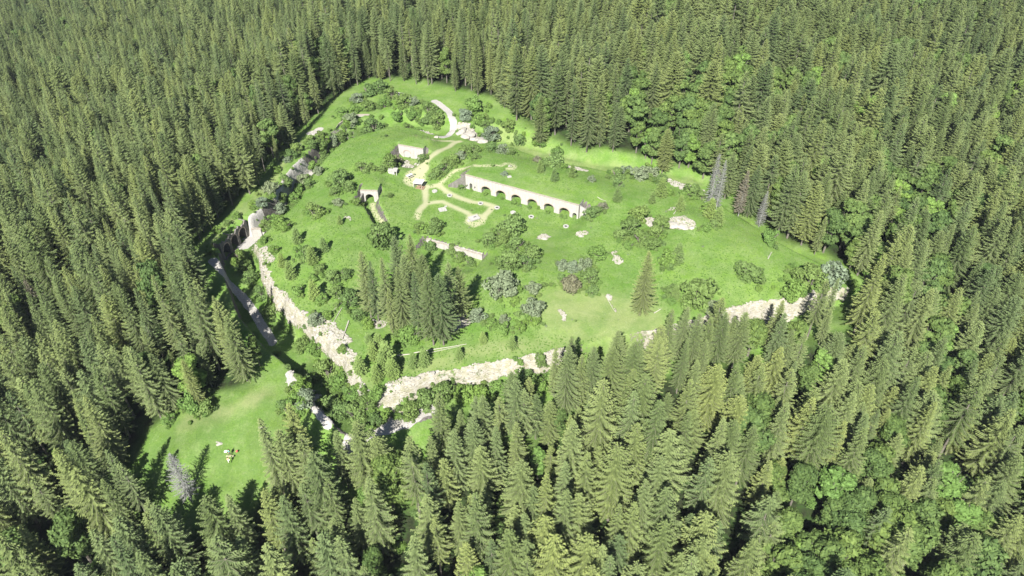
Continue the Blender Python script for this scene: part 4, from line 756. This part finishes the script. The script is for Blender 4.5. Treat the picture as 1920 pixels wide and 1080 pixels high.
var = RS.randint(0, len(SV), len(tx)); rot = RS.rand(len(tx)) * 6.283
app = hgt / fd * 1400 * (.4 + wide * .6)
tipx, tipy, _ = project(np.stack([tx, ty, tz + hgt], 1))
vis = (tipx > 0) & (tipx < 1920) & (tipy > 5) & (tipy < 1075)
# ---- objects
def pick(mask, n):
    i = np.where(mask & vis)[0]; return i[np.argsort(-app[i])][:n]
NS = 240; NB = 285
s_idx = pick(~isb, NS); b_idx = pick(isb, NB)
def zone(x, y):
    c = ['far left', 'left', 'centre left', 'centre', 'centre right', 'right', 'far right'][min(6, int(x // 275))]
    r = ('level with the fort top' if y < 300 else 'level with the barracks') if y < 450 else 'level with the lone spruce' if y < 600 else 'level with the south scarp' if y < 720 else 'level with the gravel wall' if y < 830 else 'level with the silver-grey tree' if y < 930 else 'near the bottom edge' if y < 1010 else 'at the bottom edge'
    return c, r
def place_set(ids, maker, kindword):
    groups = {}
    for i in ids: groups.setdefault(zone(tipx[i], tipy[i]), []).append(i)
    for (c, r), L in groups.items():
        L.sort(key=lambda i: tipx[i])
        for k, i in enumerate(L):
            look = maker(i); sz = 'small' if hgt[i] < 16.5 else 'tall' if hgt[i] > 23 else 'mid-sized'
            yield i, '%s %s %s %s, %s, %s from left' % (sz, look, kindword, r, c, ordinal(k))
SROOT = {}
for i, lb in place_set(s_idx, lambda i: SHAPE[var[i]], 'spruce'):
    me, tm, H, R = SV[var[i]]; s = hgt[i] / H
    if var[i] not in SROOT: o = empty('spruce', (0, 0, 0)); link('trunk', tm, o); link('crown', me, o); SROOT[var[i]] = o
    else: o = copy_tree(SROOT[var[i]])
    o.location = (tx[i], ty[i], tz[i] - .1); o.rotation_euler = (0, 0, rot[i]); o.scale = (s * wide[i], s * wide[i], s); tag(o, lb, 'spruce', 'spruces of the surrounding forest')
BV = BL + BLB; bvar = np.where(RS.rand(len(tx)) < .10, 3, RS.randint(0, 3, len(tx))); BSH = ['rounded', 'spreading', 'compact', 'bright']
BROOT = {}
bh = np.clip(hgt * .72, 9, 19)
for i, lb in place_set(b_idx, lambda i: BSH[bvar[i]], 'leafy tree'):
    me, tm, H, R = BV[bvar[i]]; s = bh[i] / H
    if bvar[i] not in BROOT: o = empty('broadleaf_tree', (0, 0, 0)); link('trunk', tm, o); link('crown', me, o); BROOT[bvar[i]] = o
    else: o = copy_tree(BROOT[bvar[i]])
    o.location = (tx[i], ty[i], tz[i] - .1); o.rotation_euler = (0, 0, rot[i]); o.scale = (s * wide[i] * 1.05,) * 2 + (s,); tag(o, lb, 'broadleaf tree', 'broadleaved trees of the surrounding forest')
# ---- the rest: one object per kind, geometry-node instances
def instancer(name, label, px_, scl, rots, vids, variants, kind='stuff'):
    """points -> instances; variants: list of lists of mesh objects"""
    me = bpy.data.meshes.new(name); me.vertices.add(len(px_)); me.vertices.foreach_set('co', px_.astype(np.float32).ravel())
    for nm, ty, d in (('scl', 'FLOAT_VECTOR', scl), ('rotz', 'FLOAT_VECTOR', np.stack([np.zeros(len(rots)), np.zeros(len(rots)), rots], 1)), ('vid', 'INT', vids)):
        a = me.attributes.new(nm, ty, 'POINT'); a.data.foreach_set('vector' if ty != 'INT' else 'value', np.ascontiguousarray(d).astype(np.int32 if ty == 'INT' else np.float32).ravel())
    o = link(name, me); tag(o, label, None, None, kind)
    ng = bpy.data.node_groups.new(name, 'GeometryNodeTree'); ng.interface.new_socket('Geometry', in_out='INPUT', socket_type='NodeSocketGeometry'); ng.interface.new_socket('Geometry', in_out='OUTPUT', socket_type='NodeSocketGeometry')
    gi = ng.nodes.new('NodeGroupInput'); go = ng.nodes.new('NodeGroupOutput'); iop = ng.nodes.new('GeometryNodeInstanceOnPoints'); jn = ng.nodes.new('GeometryNodeJoinGeometry')
    for vs_ in reversed(variants):
        j = ng.nodes.new('GeometryNodeJoinGeometry'); g = ng.nodes.new('GeometryNodeGeometryToInstance')
        for ob in vs_:
            oi = ng.nodes.new('GeometryNodeObjectInfo'); oi.transform_space = 'ORIGINAL'; oi.inputs['Object'].default_value = ob; ng.links.new(oi.outputs['Geometry'], j.inputs[0])
        ng.links.new(j.outputs[0], g.inputs[0]); ng.links.new(g.outputs[0], jn.inputs[0])
    def named(nm, dt):
        n = ng.nodes.new('GeometryNodeInputNamedAttribute'); n.data_type = dt; n.inputs[0].default_value = nm; return n.outputs[0]
    ng.links.new(gi.outputs[0], iop.inputs['Points']); ng.links.new(jn.outputs[0], iop.inputs['Instance']); iop.inputs['Pick Instance'].default_value = True
    ng.links.new(named('vid', 'INT'), iop.inputs['Instance Index']); ng.links.new(named('rotz', 'FLOAT_VECTOR'), iop.inputs['Rotation']); ng.links.new(named('scl', 'FLOAT_VECTOR'), iop.inputs['Scale'])
    ng.links.new(iop.outputs[0], go.inputs[0]); md = o.modifiers.new('grow', 'NODES'); md.node_group = ng; return o
def kids(o): return list(o.children)
sr = np.ones(len(tx), bool); sr[s_idx] = False; sr &= ~isb; ii = np.where(sr)[0]; SH_H = np.array([v[2] for v in SV])
sc_ = hgt[ii] / SH_H[var[ii]]
instancer('spruce_forest', 'dense spruce forest around the fort, farther and smaller trees', np.stack([tx[ii], ty[ii], tz[ii] - .1], 1), np.stack([sc_ * wide[ii], sc_ * wide[ii], sc_], 1), rot[ii], var[ii], [kids(SROOT[k]) for k in range(len(SV))])
br = np.ones(len(tx), bool); br[b_idx] = False; br &= isb; ii = np.where(br)[0]; BH = np.array([v[2] for v in BV]); sc_ = bh[ii] / BH[bvar[ii]]
instancer('broadleaf_forest', 'broadleaved trees scattered through the farther forest', np.stack([tx[ii], ty[ii], tz[ii] - .1], 1), np.stack([sc_ * wide[ii] * 1.05, sc_ * wide[ii] * 1.05, sc_], 1), rot[ii], bvar[ii], [kids(BROOT[k]) for k in range(4)])
print('trees', len(tx), 'broadleaf', isb.sum())
# ---- low scrub, ground cover
def scrub(name, label, regions, variants, smin, smax):
    pts = []
    for poly_, dens, z in regions:
        pp = poly(poly_, z); x0, y0 = pp.min(0); x1, y1 = pp.max(0); n = int((x1 - x0) * (y1 - y0) * dens); x = RS.uniform(x0, x1, n); y = RS.uniform(y0, y1, n)
    ed_, ea_ = edge_field(x, y); k = in_poly(x, y, pp) & (fbm(x, y, 6, 501) > -.15) & ~((ed_ > -2.2) & (ed_ < 3.6) & (ea_[:, 2] > .4)); pts.append(np.stack([x[k], y[k]], 1))
    q = np.vstack(pts); z = terrain(q[:, 0], q[:, 1]); n = len(q); s = RS.uniform(smin, smax, n)
    return instancer(name, label, np.stack([q[:, 0], q[:, 1], z - .1], 1), np.stack([s * RS.uniform(.8, 1.3, n), s, s * RS.uniform(.6, 1.0, n)], 1), RS.rand(n) * 6.28, RS.randint(0, len(variants), n), variants)
shr_obj = {}
for o in COL.objects:
    if o.name.startswith('shrub') and o.type == 'EMPTY':
        me = o.children[0].data if o.children[0].name.startswith('foliage') else o.children[1].data
        shr_obj.setdefault(me.name, [c for c in o.children if c.name.startswith('foliage')])
green = [v for k, v in shr_obj.items() if v[0].data.materials[0] in (M['leaf'], M['leafb'])]
allv = green + [v for k, v in shr_obj.items() if v[0].data.materials[0] == M['leafg']]
fr = []
for qx, qy, rr_ in SHPOS:
    q = (qx, qy)
    for _ in range(int(2 + rr_ * 1.8)):
        a = RS.rand() * 6.28; d_ = rr_ * RS.uniform(.6, 1.45); fr.append((q[0] + math.cos(a) * d_, q[1] + math.sin(a) * d_ + rr_ * .3, RS.uniform(.18, .42) * min(rr_, 3)))
fr = np.array(fr); fz = terrain(fr[:, 0], fr[:, 1])
instancer('shrub_fringe', 'small shoots and saplings ringing the larger shrubs', np.stack([fr[:, 0], fr[:, 1], fz - .1], 1), np.stack([fr[:, 2], fr[:, 2], fr[:, 2]], 1), RS.rand(len(fr)) * 6.28, RS.randint(0, len(green), len(fr)), green)
REG = [([(592,240),(640,178),(690,152),(770,160),(830,210),(840,240),(800,245),(745,236),(700,222),(640,228),(600,262)], .42, 0), ([(380,480),(410,440),(470,375),(540,290),(590,240),(600,262),(560,300),(510,360),(450,410),(405,470)], .07, -1),
       ([(497,420),(560,360),(600,300),(660,255),(640,245),(590,285),(540,340),(500,385),(480,420)], .40, -5), ([(440,480),(480,500),(520,560),(600,650),(680,745),(650,790),(590,740),(520,640),(460,550),(425,500)], .16, -6),
       ([(680,745),(760,735),(840,705),(1000,672),(1080,660),(1120,690),(1000,720),(860,730),(800,765),(700,800),(640,790)], .30, -5), ([(530,430),(570,450),(660,500),(700,600),(640,600),(560,540),(520,480),(500,440)], .035, 1),
       ([(880,560),(1000,590),(1060,610),(1040,640),(900,640),(850,600)], .12, 1), ([(660,700),(700,650),(750,670),(760,715),(690,730)], .08, .5), ([(1140,400),(1250,390),(1300,450),(1260,480),(1160,470)], .06, 2), ([(1120,320),(1250,310),(1340,360),(1320,385),(1240,370),(1130,350)], .09, 1),
       ([(865,196),(960,228),(1010,262),(1080,288),(1170,297),(1260,313),(1335,345),(1325,358),(1240,330),(1150,318),(1060,312),(960,285),(870,240)], .24, 1), ([(1480,500),(1590,530),(1560,550),(1470,560)], .06, 1), ([(670,600),(760,625),(740,645),(680,620)], .12, .5), ([(540,690),(600,690),(640,770),(620,800),(560,790),(530,760)], .13, -3),
       ([(800,470),(905,492),(900,520),(820,500)], .12, -3), ([(1240,640),(1600,560),(1610,600),(1300,700),(1120,720)], .40, -7), ([(860,715),(1060,665),(1120,720),(1000,800),(880,810),(830,760)], .12, -6), ([(930,440),(1010,470),(1010,510),(930,520)], .06, 2), ([(1040,490),(1130,480),(1130,550),(1050,550)], .06, 2), ([(510,640),(560,690),(540,740),(480,760)], .05, -4)]
scrub('low_scrub', 'low scrub and tall herbs on banks, in the ditch and along the forest edge', REG, allv, .35, 1.25)
scrub('edge_thicket', 'bright thicket of young leafy growth between the south scarp and the spruces', [([(850,742),(950,722),(1060,700),(1160,678),(1260,662),(1340,640),(1440,612),(1560,585),(1610,600),(1560,660),(1400,720),(1200,760),(1050,800),(960,870),(830,880),(800,820)], .17, -7), ([(1590,545),(1630,560),(1640,620),(1600,640),(1570,600)], .06, -6)], green, .9, 2.3)
scrub('meadow_bushlets', 'tiny bushes and herb clumps dotted over the fort meadow', [([(520,470),(640,320),(700,260),(860,270),(1050,310),(1330,370),(1560,530),(1300,590),(1000,660),(750,700),(660,660)], .018, 1)], allv, .12, .45)
scrub('forest_undergrowth', 'undergrowth and saplings between the forest trunks', [([(0,1080,-28),(480,1080,-26),(960,1080,-28),(1440,1080,-31),(1919,1080,-38),(1919,540,-22),(1600,560,-8),(1500,700,-9),(1200,780,-9),(900,815,-8),(600,870,-5),(260,910,-10),(0,600,-18)], .015, 0)], green, .8, 1.9)
# grass tufts (fine relief of the meadow)
n = 60000; x = RS.uniform(-85, 90, n); y = RS.uniform(95, 262, n); dq, _ = edge_field(x, y); k = (dq < 0) & (fbm(x, y, 9, 611) > -.35); x, y = x[k][:34000], y[k][:34000]
z = terrain(x, y); m_ = np.minimum.reduce([polydist(x, y, poly(p)) for p in ([(797,350),(798,380),(786,394)],[(798,380),(830,375),(884,401)],[(822,347),(862,367),(925,382),(907,402)],[(862,266),(826,291),(785,328),(775,335)])]); k = (m_ > 1.3) & (polydist(x, y, poly([(1060,590),(1130,590),(1190,610)])) > 8); x, y, z = x[k], y[k], z[k]
n = len(x); s = RS.uniform(.10, .30, n); hh = RS.uniform(.10, .35, n); a = RS.rand(n) * 6.28
V = np.zeros((n, 5, 3)); 
for j in range(4):
    V[:, j, 0] = x + np.cos(a + j * 1.571) * s; V[:, j, 1] = y + np.sin(a + j * 1.571) * s; V[:, j, 2] = z - .03
V[:, 4, 0] = x + RS.uniform(-.1, .1, n); V[:, 4, 1] = y + RS.uniform(-.1, .1, n); V[:, 4, 2] = z + hh
b = np.arange(n)[:, None] * 5; Fq = np.vstack([b + np.array([[j, (j + 1) % 4, 4]]) for j in range(4)])
tt = link('grass_tufts', mesh_np('grass_tufts', V.reshape(-1, 3), Fq, [foliage('grass_blades', (.08, .155, .025), (.15, .25, .05), .2, .35)], None, {'tipc': np.tile(np.array([0, 0, 0, 0, 1.0]), n)})); tag(tt, 'tufts of taller grass over the meadow', None, None, 'stuff')

# ------------------------------------------------------------------ furniture of the visitor area
def at(px, py, z0=0.0):
    q = P(px, py, z0)
    for _ in range(4): z = gz(q[0], q[1]); q = P(px, py, z)
    return q[0], q[1], z
def obox(name, m, parent, x0, x1, y0, y1, z0, z1, rot=None, loc=None):
    b = MB(); b.box(x0, x1, y0, y1, z0, z1); o = b.build(name, m, parent, loc)
    if rot: o.rotation_euler = rot
    return o
x, y, z = at(786, 351)                                              # shelter: white mono-pitch roof, open to the right
r = empty('shelter', (x, y, z), math.radians(-18)); tag(r, 'small white-roofed shelter with an orange bench where the mown paths meet', 'shelter')
b = MB(); b.add([(-1.5,-1.1,1.75),(1.5,-1.1,1.95),(1.5,1.1,2.15),(-1.5,1.1,1.95),(-1.5,-1.1,1.85),(1.5,-1.1,2.05),(1.5,1.1,2.25),(-1.5,1.1,2.05)], [(0,3,2,1),(4,5,6,7),(0,1,5,4),(1,2,6,5),(2,3,7,6),(3,0,4,7)]); b.build('roof', M['whitepaint'], r)
obox('wall', M['whitepaint'], r, -1.35, -1.27, -.95, .95, 0, 1.78); obox('wall', M['whitepaint'], r, -1.26, .2, .88, .96, 0, 1.85); obox('bench', M['orange'], r, .1, .6, -.7, .8, .35, .45); obox('floor', M['orange'], r, -1.2, 1.7, -1.0, .86, .0, .08)
for sx_ in (1.2,):
    for sy_ in (-.9, .9): obox('post', M['wood'], r, sx_ - .05, sx_ + .05, sy_ - .05, sy_ + .05, 0, 1.9)
x, y, z = at(768, 332)
r = empty('picnic_table', (x, y, z), math.radians(42)); tag(r, 'pale wooden picnic table in the mown clearing', 'picnic table')
for k in range(3): obox('top_board', M['whitepaint'], r, -.95, .95, -.42 + k * .29, -.15 + k * .29, .72, .78)
for s in (-1, 1): obox('seat', M['wood'], r, -.95, .95, s * .78 - .14, s * .78 + .14, .42, .47)
for s in (-1, 1):
    for q in (-1, 1): obox('leg', M['wood'], r, s * .7 - .05, s * .7 + .05, q * .38 - .05, q * .38 + .05, 0, .715)
    obox('crossbeam', M['wood'], r, s * .7 - .04, s * .7 + .04, -.85, .85, .34, .415)
x, y, z = at(738, 324)                                              # low concrete shelter with a dark opening
r = empty('concrete_bunker', (x, y, z), math.radians(-6)); tag(r, 'low white concrete box with a dark opening below the casemate yard', 'bunker')
obox('roof_slab', M['concrete'], r, -1.5, 1.3, -1.0, 1.0, 1.0, 1.22); obox('wall', M['concrete'], r, -1.4, .5, -.9, .9, -.3, .997); obox('wall', M['concrete'], r, .503, 1.2, .6, .9, -.3, .997); obox('wall', M['concrete'], r, 1.0, 1.2, -.9, -.6, -.3, .997); obox('door_shade', M['dark'], r, .503, .56, -.55, .55, -.2, .9)  # doorway is a dark panel, its inner shade painted on
x, y, z = at(890, 410)
r = empty('shaft_cover', (x, y, z), math.radians(28)); tag(r, 'raised pale concrete shaft cover with a dark slot inside the path loop', 'concrete cover')
obox('slab', M['concrete'], r, -1.7, 1.3, -1.05, 1.05, .28, .48); obox('plinth', M['concrete'], r, -1.5, 1.15, -.9, .9, -.3, .278); obox('hatch_frame', M['concrete'], r, -.45, .55, -.3, .3, .484, .62); obox('slot', M['dark'], r, -.35, .45, -.12, .12, .623, .64); obox('stone_step', M['concrete'], r, -2.3, -1.75, -.7, .4, -.1, .15)  # slot is a flat dark plate coloured as the shade within
x, y, z = at(831, 393)
r = empty('foundation_slab', (x, y, z), math.radians(20)); tag(r, 'flat weathered concrete slab with a small block beside it in the grass', 'slab')
obox('slab', M['concrete'], r, -1.3, .9, -1.0, 1.0, -.1, .16); obox('block', M['concrete'], r, .75, 1.45, 1.0, 1.4, -.1, .2)
x, y, z = at(955, 332)
r = empty('vent_cover', (x, y, z), .3); tag(r, 'small white stone vent cover at the end of the roof path', 'vent cover'); obox('slab', M['block'], r, -.6, .6, -.4, .4, -.1, .25); obox('cap', M['block'], r, -.35, .35, -.25, .25, .253, .4)
for k, (px, py, lb) in enumerate([(815,359,'first stone ring from the left, just right of the shelter'),(843,367,'second stone ring from the left, inside the upper path fork'),(901,382,'stone ring inside the corner of the mown path'),(932,390,'stone ring just right of the path corner'),(962,399,'filled stone ring in the grass below the third arch'),(996,407,'stone ring in the grass below the fourth arch'),(1061,425,'rightmost stone ring, below the last arches')]):
    x, y, z = at(px, py); r = empty('stone_ring', (x, y, z), k); tag(r, lb, 'stone ring', 'stone vent rings in the parade grass')
    b = MB(); n = 16; R0, R1 = .42, .80
    V = []; 
    for j in range(n):
        a = 2 * math.pi * j / n; c, s = math.cos(a), math.sin(a); V += [(c*R0, s*R0, -.1), (c*R0, s*R0, .26), (c*R1, s*R1, .26), (c*R1, s*R1, -.1)]
    b.add(V, sum([[(4*j, 4*j+1, 4*((j+1)%n)+1, 4*((j+1)%n)), (4*j+1, 4*j+2, 4*((j+1)%n)+2, 4*((j+1)%n)+1), (4*j+2, 4*j+3, 4*((j+1)%n)+3, 4*((j+1)%n)+2)] for j in range(n)], []))
    b.build('rim', M['block'], r)
    f = MB(); f.add([(math.cos(2*math.pi*j/12)*.42, math.sin(2*math.pi*j/12)*.42, .12) for j in range(12)], [tuple(range(12))]); f.build('ring_centre' if k != 4 else 'filling', M['dark'] if k not in (0, 4) else M['block'], r)  # near-black discs carry the shade of the hollow in their colour
# fallen poles
for k, (p0, p1, rr, lb) in enumerate([((647,562),(616,592),.09,'long thin fallen pole left of the grove, uppermost'),((648,568),(621,614),.10,'long thin fallen pole left of the grove, second'),((654,603),(642,637),.16,'thick bleached log near the scarp edge'),((745,668),(775,664),.15,'bleached log in the south meadow, left part'),((770,664),(875,646),.11,'long bleached trunk across the south meadow'),((785,667),(862,650),.08,'thin pole beside the long bleached trunk'),((691,646),(702,643),.18,'short white log in the grass above the young spruces'),((635,561),(648,554),.10,'short pole beside the shrub left of the grove'),
        ((1226,588),(1240,580),.12,'short bleached log right of the lone big spruce'),((1440,486),(1446,474),.13,'short log at the right meadow edge'),((1138,560),(1152,584),.08,'thin stick in the pale grass left of the lone spruce'),((1263,402),(1272,391),.10,'bent grey branch on the knoll'),((1120,370),(1137,378),.08,'thin bleached branch above the barracks end')]):
    a = np.array(at(*p0)); c = np.array(at(*p1)); m0 = (a + c) / 2; m0[2] = gz(m0[0], m0[1]); o = empty('fallen_log', tuple(m0)); tag(o, lb, 'log', 'fallen poles and logs')
    pts = []
    for t in np.linspace(0, 1, 6):
        q = a + (c - a) * t; pts.append((q[0] - m0[0], q[1] - m0[1], gz(q[0], q[1]) + rr * .9 + .08 - m0[2]))
    b = MB(); b.tube(pts, [rr * (1.1 - .6 * t) for t in np.linspace(0, 1, 6)], 7); b.build('trunk', M['wood'], o)
    for j in (1, 2, 4):
        b = MB(); q = Vector(pts[j]); b.tube([q, q + Vector((random.uniform(-.5, .5), random.uniform(-.5, .5), .25))], [rr * .4, .015], 4); b.build('branch_stub', M['wood'], o)

# ------------------------------------------------------------------ air
hb = MB(); hb.box(-1300, 1300, -400, 2300, -260, 200); hz = mat('air'); hn = N(hz); vo_ = hn.new('ShaderNodeVolumePrincipled'); vo_.inputs['Density'].default_value = .00006; vo_.inputs['Color'].default_value = (.80, .88, 1, 1); vo_.inputs['Anisotropy'].default_value = 0
ho = hn.new('ShaderNodeOutputMaterial'); hn.link(vo_.outputs[0], ho.inputs['Volume'])
h_ = hb.build('haze', hz); tag(h_, 'thin summer haze over the forest', None, None, 'stuff')
# ------------------------------------------------------------------ people and bags on the lower meadow
skin = plain('skin', (.62, .40, .30), .6, 9, .08); hairm = plain('dark_hair', (.05, .035, .025), .7, 9, .2)
def cloth(n_, c): return plain(n_, c, .85, 6, .12)
def skinned(name, verts, edges, rads, m, parent, root=0, sub=1):
    me = bpy.data.meshes.new(name); me.from_pydata(verts, edges, []); o = link(name, me, parent)
    sm = o.modifiers.new('skin', 'SKIN'); 
    for i, r_ in enumerate(rads): me.skin_vertices[0].data[i].radius = (r_, r_) if not isinstance(r_, tuple) else r_
    me.skin_vertices[0].data[root].use_root = True; sm.use_smooth_shade = True
    o.modifiers.new('sub', 'SUBSURF').levels = sub; o.modifiers['sub'].render_levels = sub; me.materials.append(m); return o
def person(px, py, rz, label, shirt, trousers, arms, hair_m, lean=0.0, step_=.12):
    x, y, z = at(px, py); r = empty('person', (x, y, z), rz); tag(r, label, 'person')
    H = [(0,0,.93),(0,.01+lean*.4,1.12),(0,.02+lean*.8,1.34),(0,.02+lean*1.1,1.47),(0,.01+lean*1.3,1.60),(0,.02+lean*1.4,1.70)]
    v = list(H); e = [(0,1),(1,2),(2,3),(3,4),(4,5)]; rad = [.145,.135,.15,.062,.095,.07]
    for s in (-1, 1):
        k = len(v); v += [(s*.10,0,.86),(s*.11,.03+step_*s*.5,.48),(s*.11,step_*s,.08),(s*.12,step_*s+.17,.04)]; e += [(0,k),(k,k+1),(k+1,k+2),(k+2,k+3)]; rad += [.088,.058,.040,.035]
        k = len(v); el, ha = arms[0 if s < 0 else 1]; v += [(s*.19,.02+lean*.9,1.36),(s*el[0],el[1],el[2]),(s*ha[0],ha[1],ha[2])]; e += [(2,k),(k,k+1),(k+1,k+2)]; rad += [.055,.040,.026]
        hx, hy, hz = s*ha[0], ha[1], ha[2]; k0 = k + 2
        for f in range(5):
            k = len(v); a = (f - 2) * .018; L = (.05, .078, .085, .078, .06)[f]; v += [(hx + a, hy + .05, hz - .03), (hx + a * 1.3, hy + .05 + L * .6, hz - .05 - L * .5)]; e += [(k0, k), (k, k + 1)]; rad += [.011, .008]
    body = skinned('body', v, e, rad, skin, r, 0, 1)
    tv = [(0,0,.90),(0,.01+lean*.4,1.12),(0,.02+lean*.8,1.35),(0,.02+lean*1.0,1.43)]; te = [(0,1),(1,2),(2,3)]; tr = [.168,.158,.172,.085]
    for s in (-1, 1):
        k = len(tv); el, ha = arms[0 if s < 0 else 1]; tv += [(s*.19,.02+lean*.9,1.36),(s*(.19+el[0])/2,(.02+el[1])/2,(1.36+el[2])/2)]; te += [(2,k),(k,k+1)]; tr += [.075,.066]
    skinned('shirt', tv, te, tr, shirt, r, 0, 1)
    lv = [(0,0,.93)]; le = []; lr = [.162]
    for s in (-1, 1):
        k = len(lv); lv += [(s*.10,0,.84),(s*.11,.03+step_*s*.5,.48),(s*.11,step_*s,.14)]; le += [(0,k),(k,k+1),(k+1,k+2)]; lr += [.105,.078,.062]
    skinned('trousers', lv, le, lr, trousers, r, 0, 1)
    import bmesh
    bm = bmesh.new(); bmesh.ops.create_icosphere(bm, subdivisions=2, radius=.118)
    for q in bm.verts: q.co.z *= .9; q.co.y = q.co.y * 1.0 - .025 - (.03 if q.co.z < 0 else 0)
    hm = bpy.data.meshes.new('hair'); bm.to_mesh(hm); bm.free(); hm.materials.append(hair_m); link('hair', hm, r, (0, lean * 1.4, 1.715))
    for s in (-1, 1):
        obox('shoe', hairm, r, s*.115 - .05, s*.115 + .05, step_*s - .08, step_*s + .20, .0, .085)
    nb = MB(); nb.box(-.015, .015, .0, .03, -.02, .03); nb.build('nose', skin, r, (0, .10 + lean * 1.4, 1.62))
    return r
down = [((.27,.06,1.10),(.26,.20,.88)), ((.27,.06,1.10),(.26,.20,.88))]; fwd = [((.25,.18,1.12),(.16,.42,1.10)), ((.25,.18,1.12),(.16,.42,1.10))]
person(431.5, 852.5, math.radians(150), 'person standing in a teal top and dark trousers on the lower meadow', cloth('teal_cotton', (.02, .42, .36)), cloth('dark_denim', (.06, .07, .09)), fwd, hairm)
person(430, 867, math.radians(40), 'person in a peach top and white trousers on the lower meadow', cloth('peach_cotton', (.80, .42, .28)), cloth('white_cotton', (.78, .78, .76)), down, hairm)
def bag(px, py, s, m, lb, rz):
    import bmesh
    x, y, z = at(px, py); r = empty('bag', (x, y, z), rz); tag(r, lb, 'bag'); bm = bmesh.new(); bmesh.ops.create_icosphere(bm, subdivisions=2, radius=1)
    for v in bm.verts: v.co.x *= s * .5; v.co.y *= s * .32; v.co.z = (v.co.z * .55 + .45) * s * (1 if v.co.z < 0 else .9) * .8
    me = bpy.data.meshes.new('bag_body'); bm.to_mesh(me); bm.free(); me.materials.append(m); me.polygons.foreach_set('use_smooth', [True] * len(me.polygons)); link('bag_body', me, r)
    b = MB(); b.tube([(-.2*s, 0, .62*s), (-.12*s, 0, .85*s), (.12*s, 0, .85*s), (.2*s, 0, .62*s)], .02, 5); b.build('handle', m, r)
bag(424, 848, .8, cloth('white_canvas', (.80, .80, .80)), 'white bag on the grass left of the person in teal', .5); bag(444.5, 847, .6, cloth('red_canvas', (.65, .12, .12)), 'small red bag on the grass right of the people', 1.2)
x, y, z = at(431, 855.6); o = obox('blanket', cloth('pale_blanket', (.34, .35, .20)), None, -.8, .8, -.22, .22, .02, .06, loc=(x, y, z + .03)); tag(o, 'narrow pale blanket spread between the two people', 'blanket')
for k, (px, py, s, lb) in enumerate([(411, 833, .55, 'pale rock at the end of the tree shadow on the lower meadow'), (407.5, 829, .25, 'small white stone above the pale rock on the lower meadow'), (492, 803, .7, 'white rock at the right edge of the lower meadow')]):
    x, y, z = at(px, py, -8); o = link('boulder', ROCKS[k], None, (x, y, z + s * .15)); o.scale = (s * 1.4, s, s * .7); tag(o, lb, 'boulder')
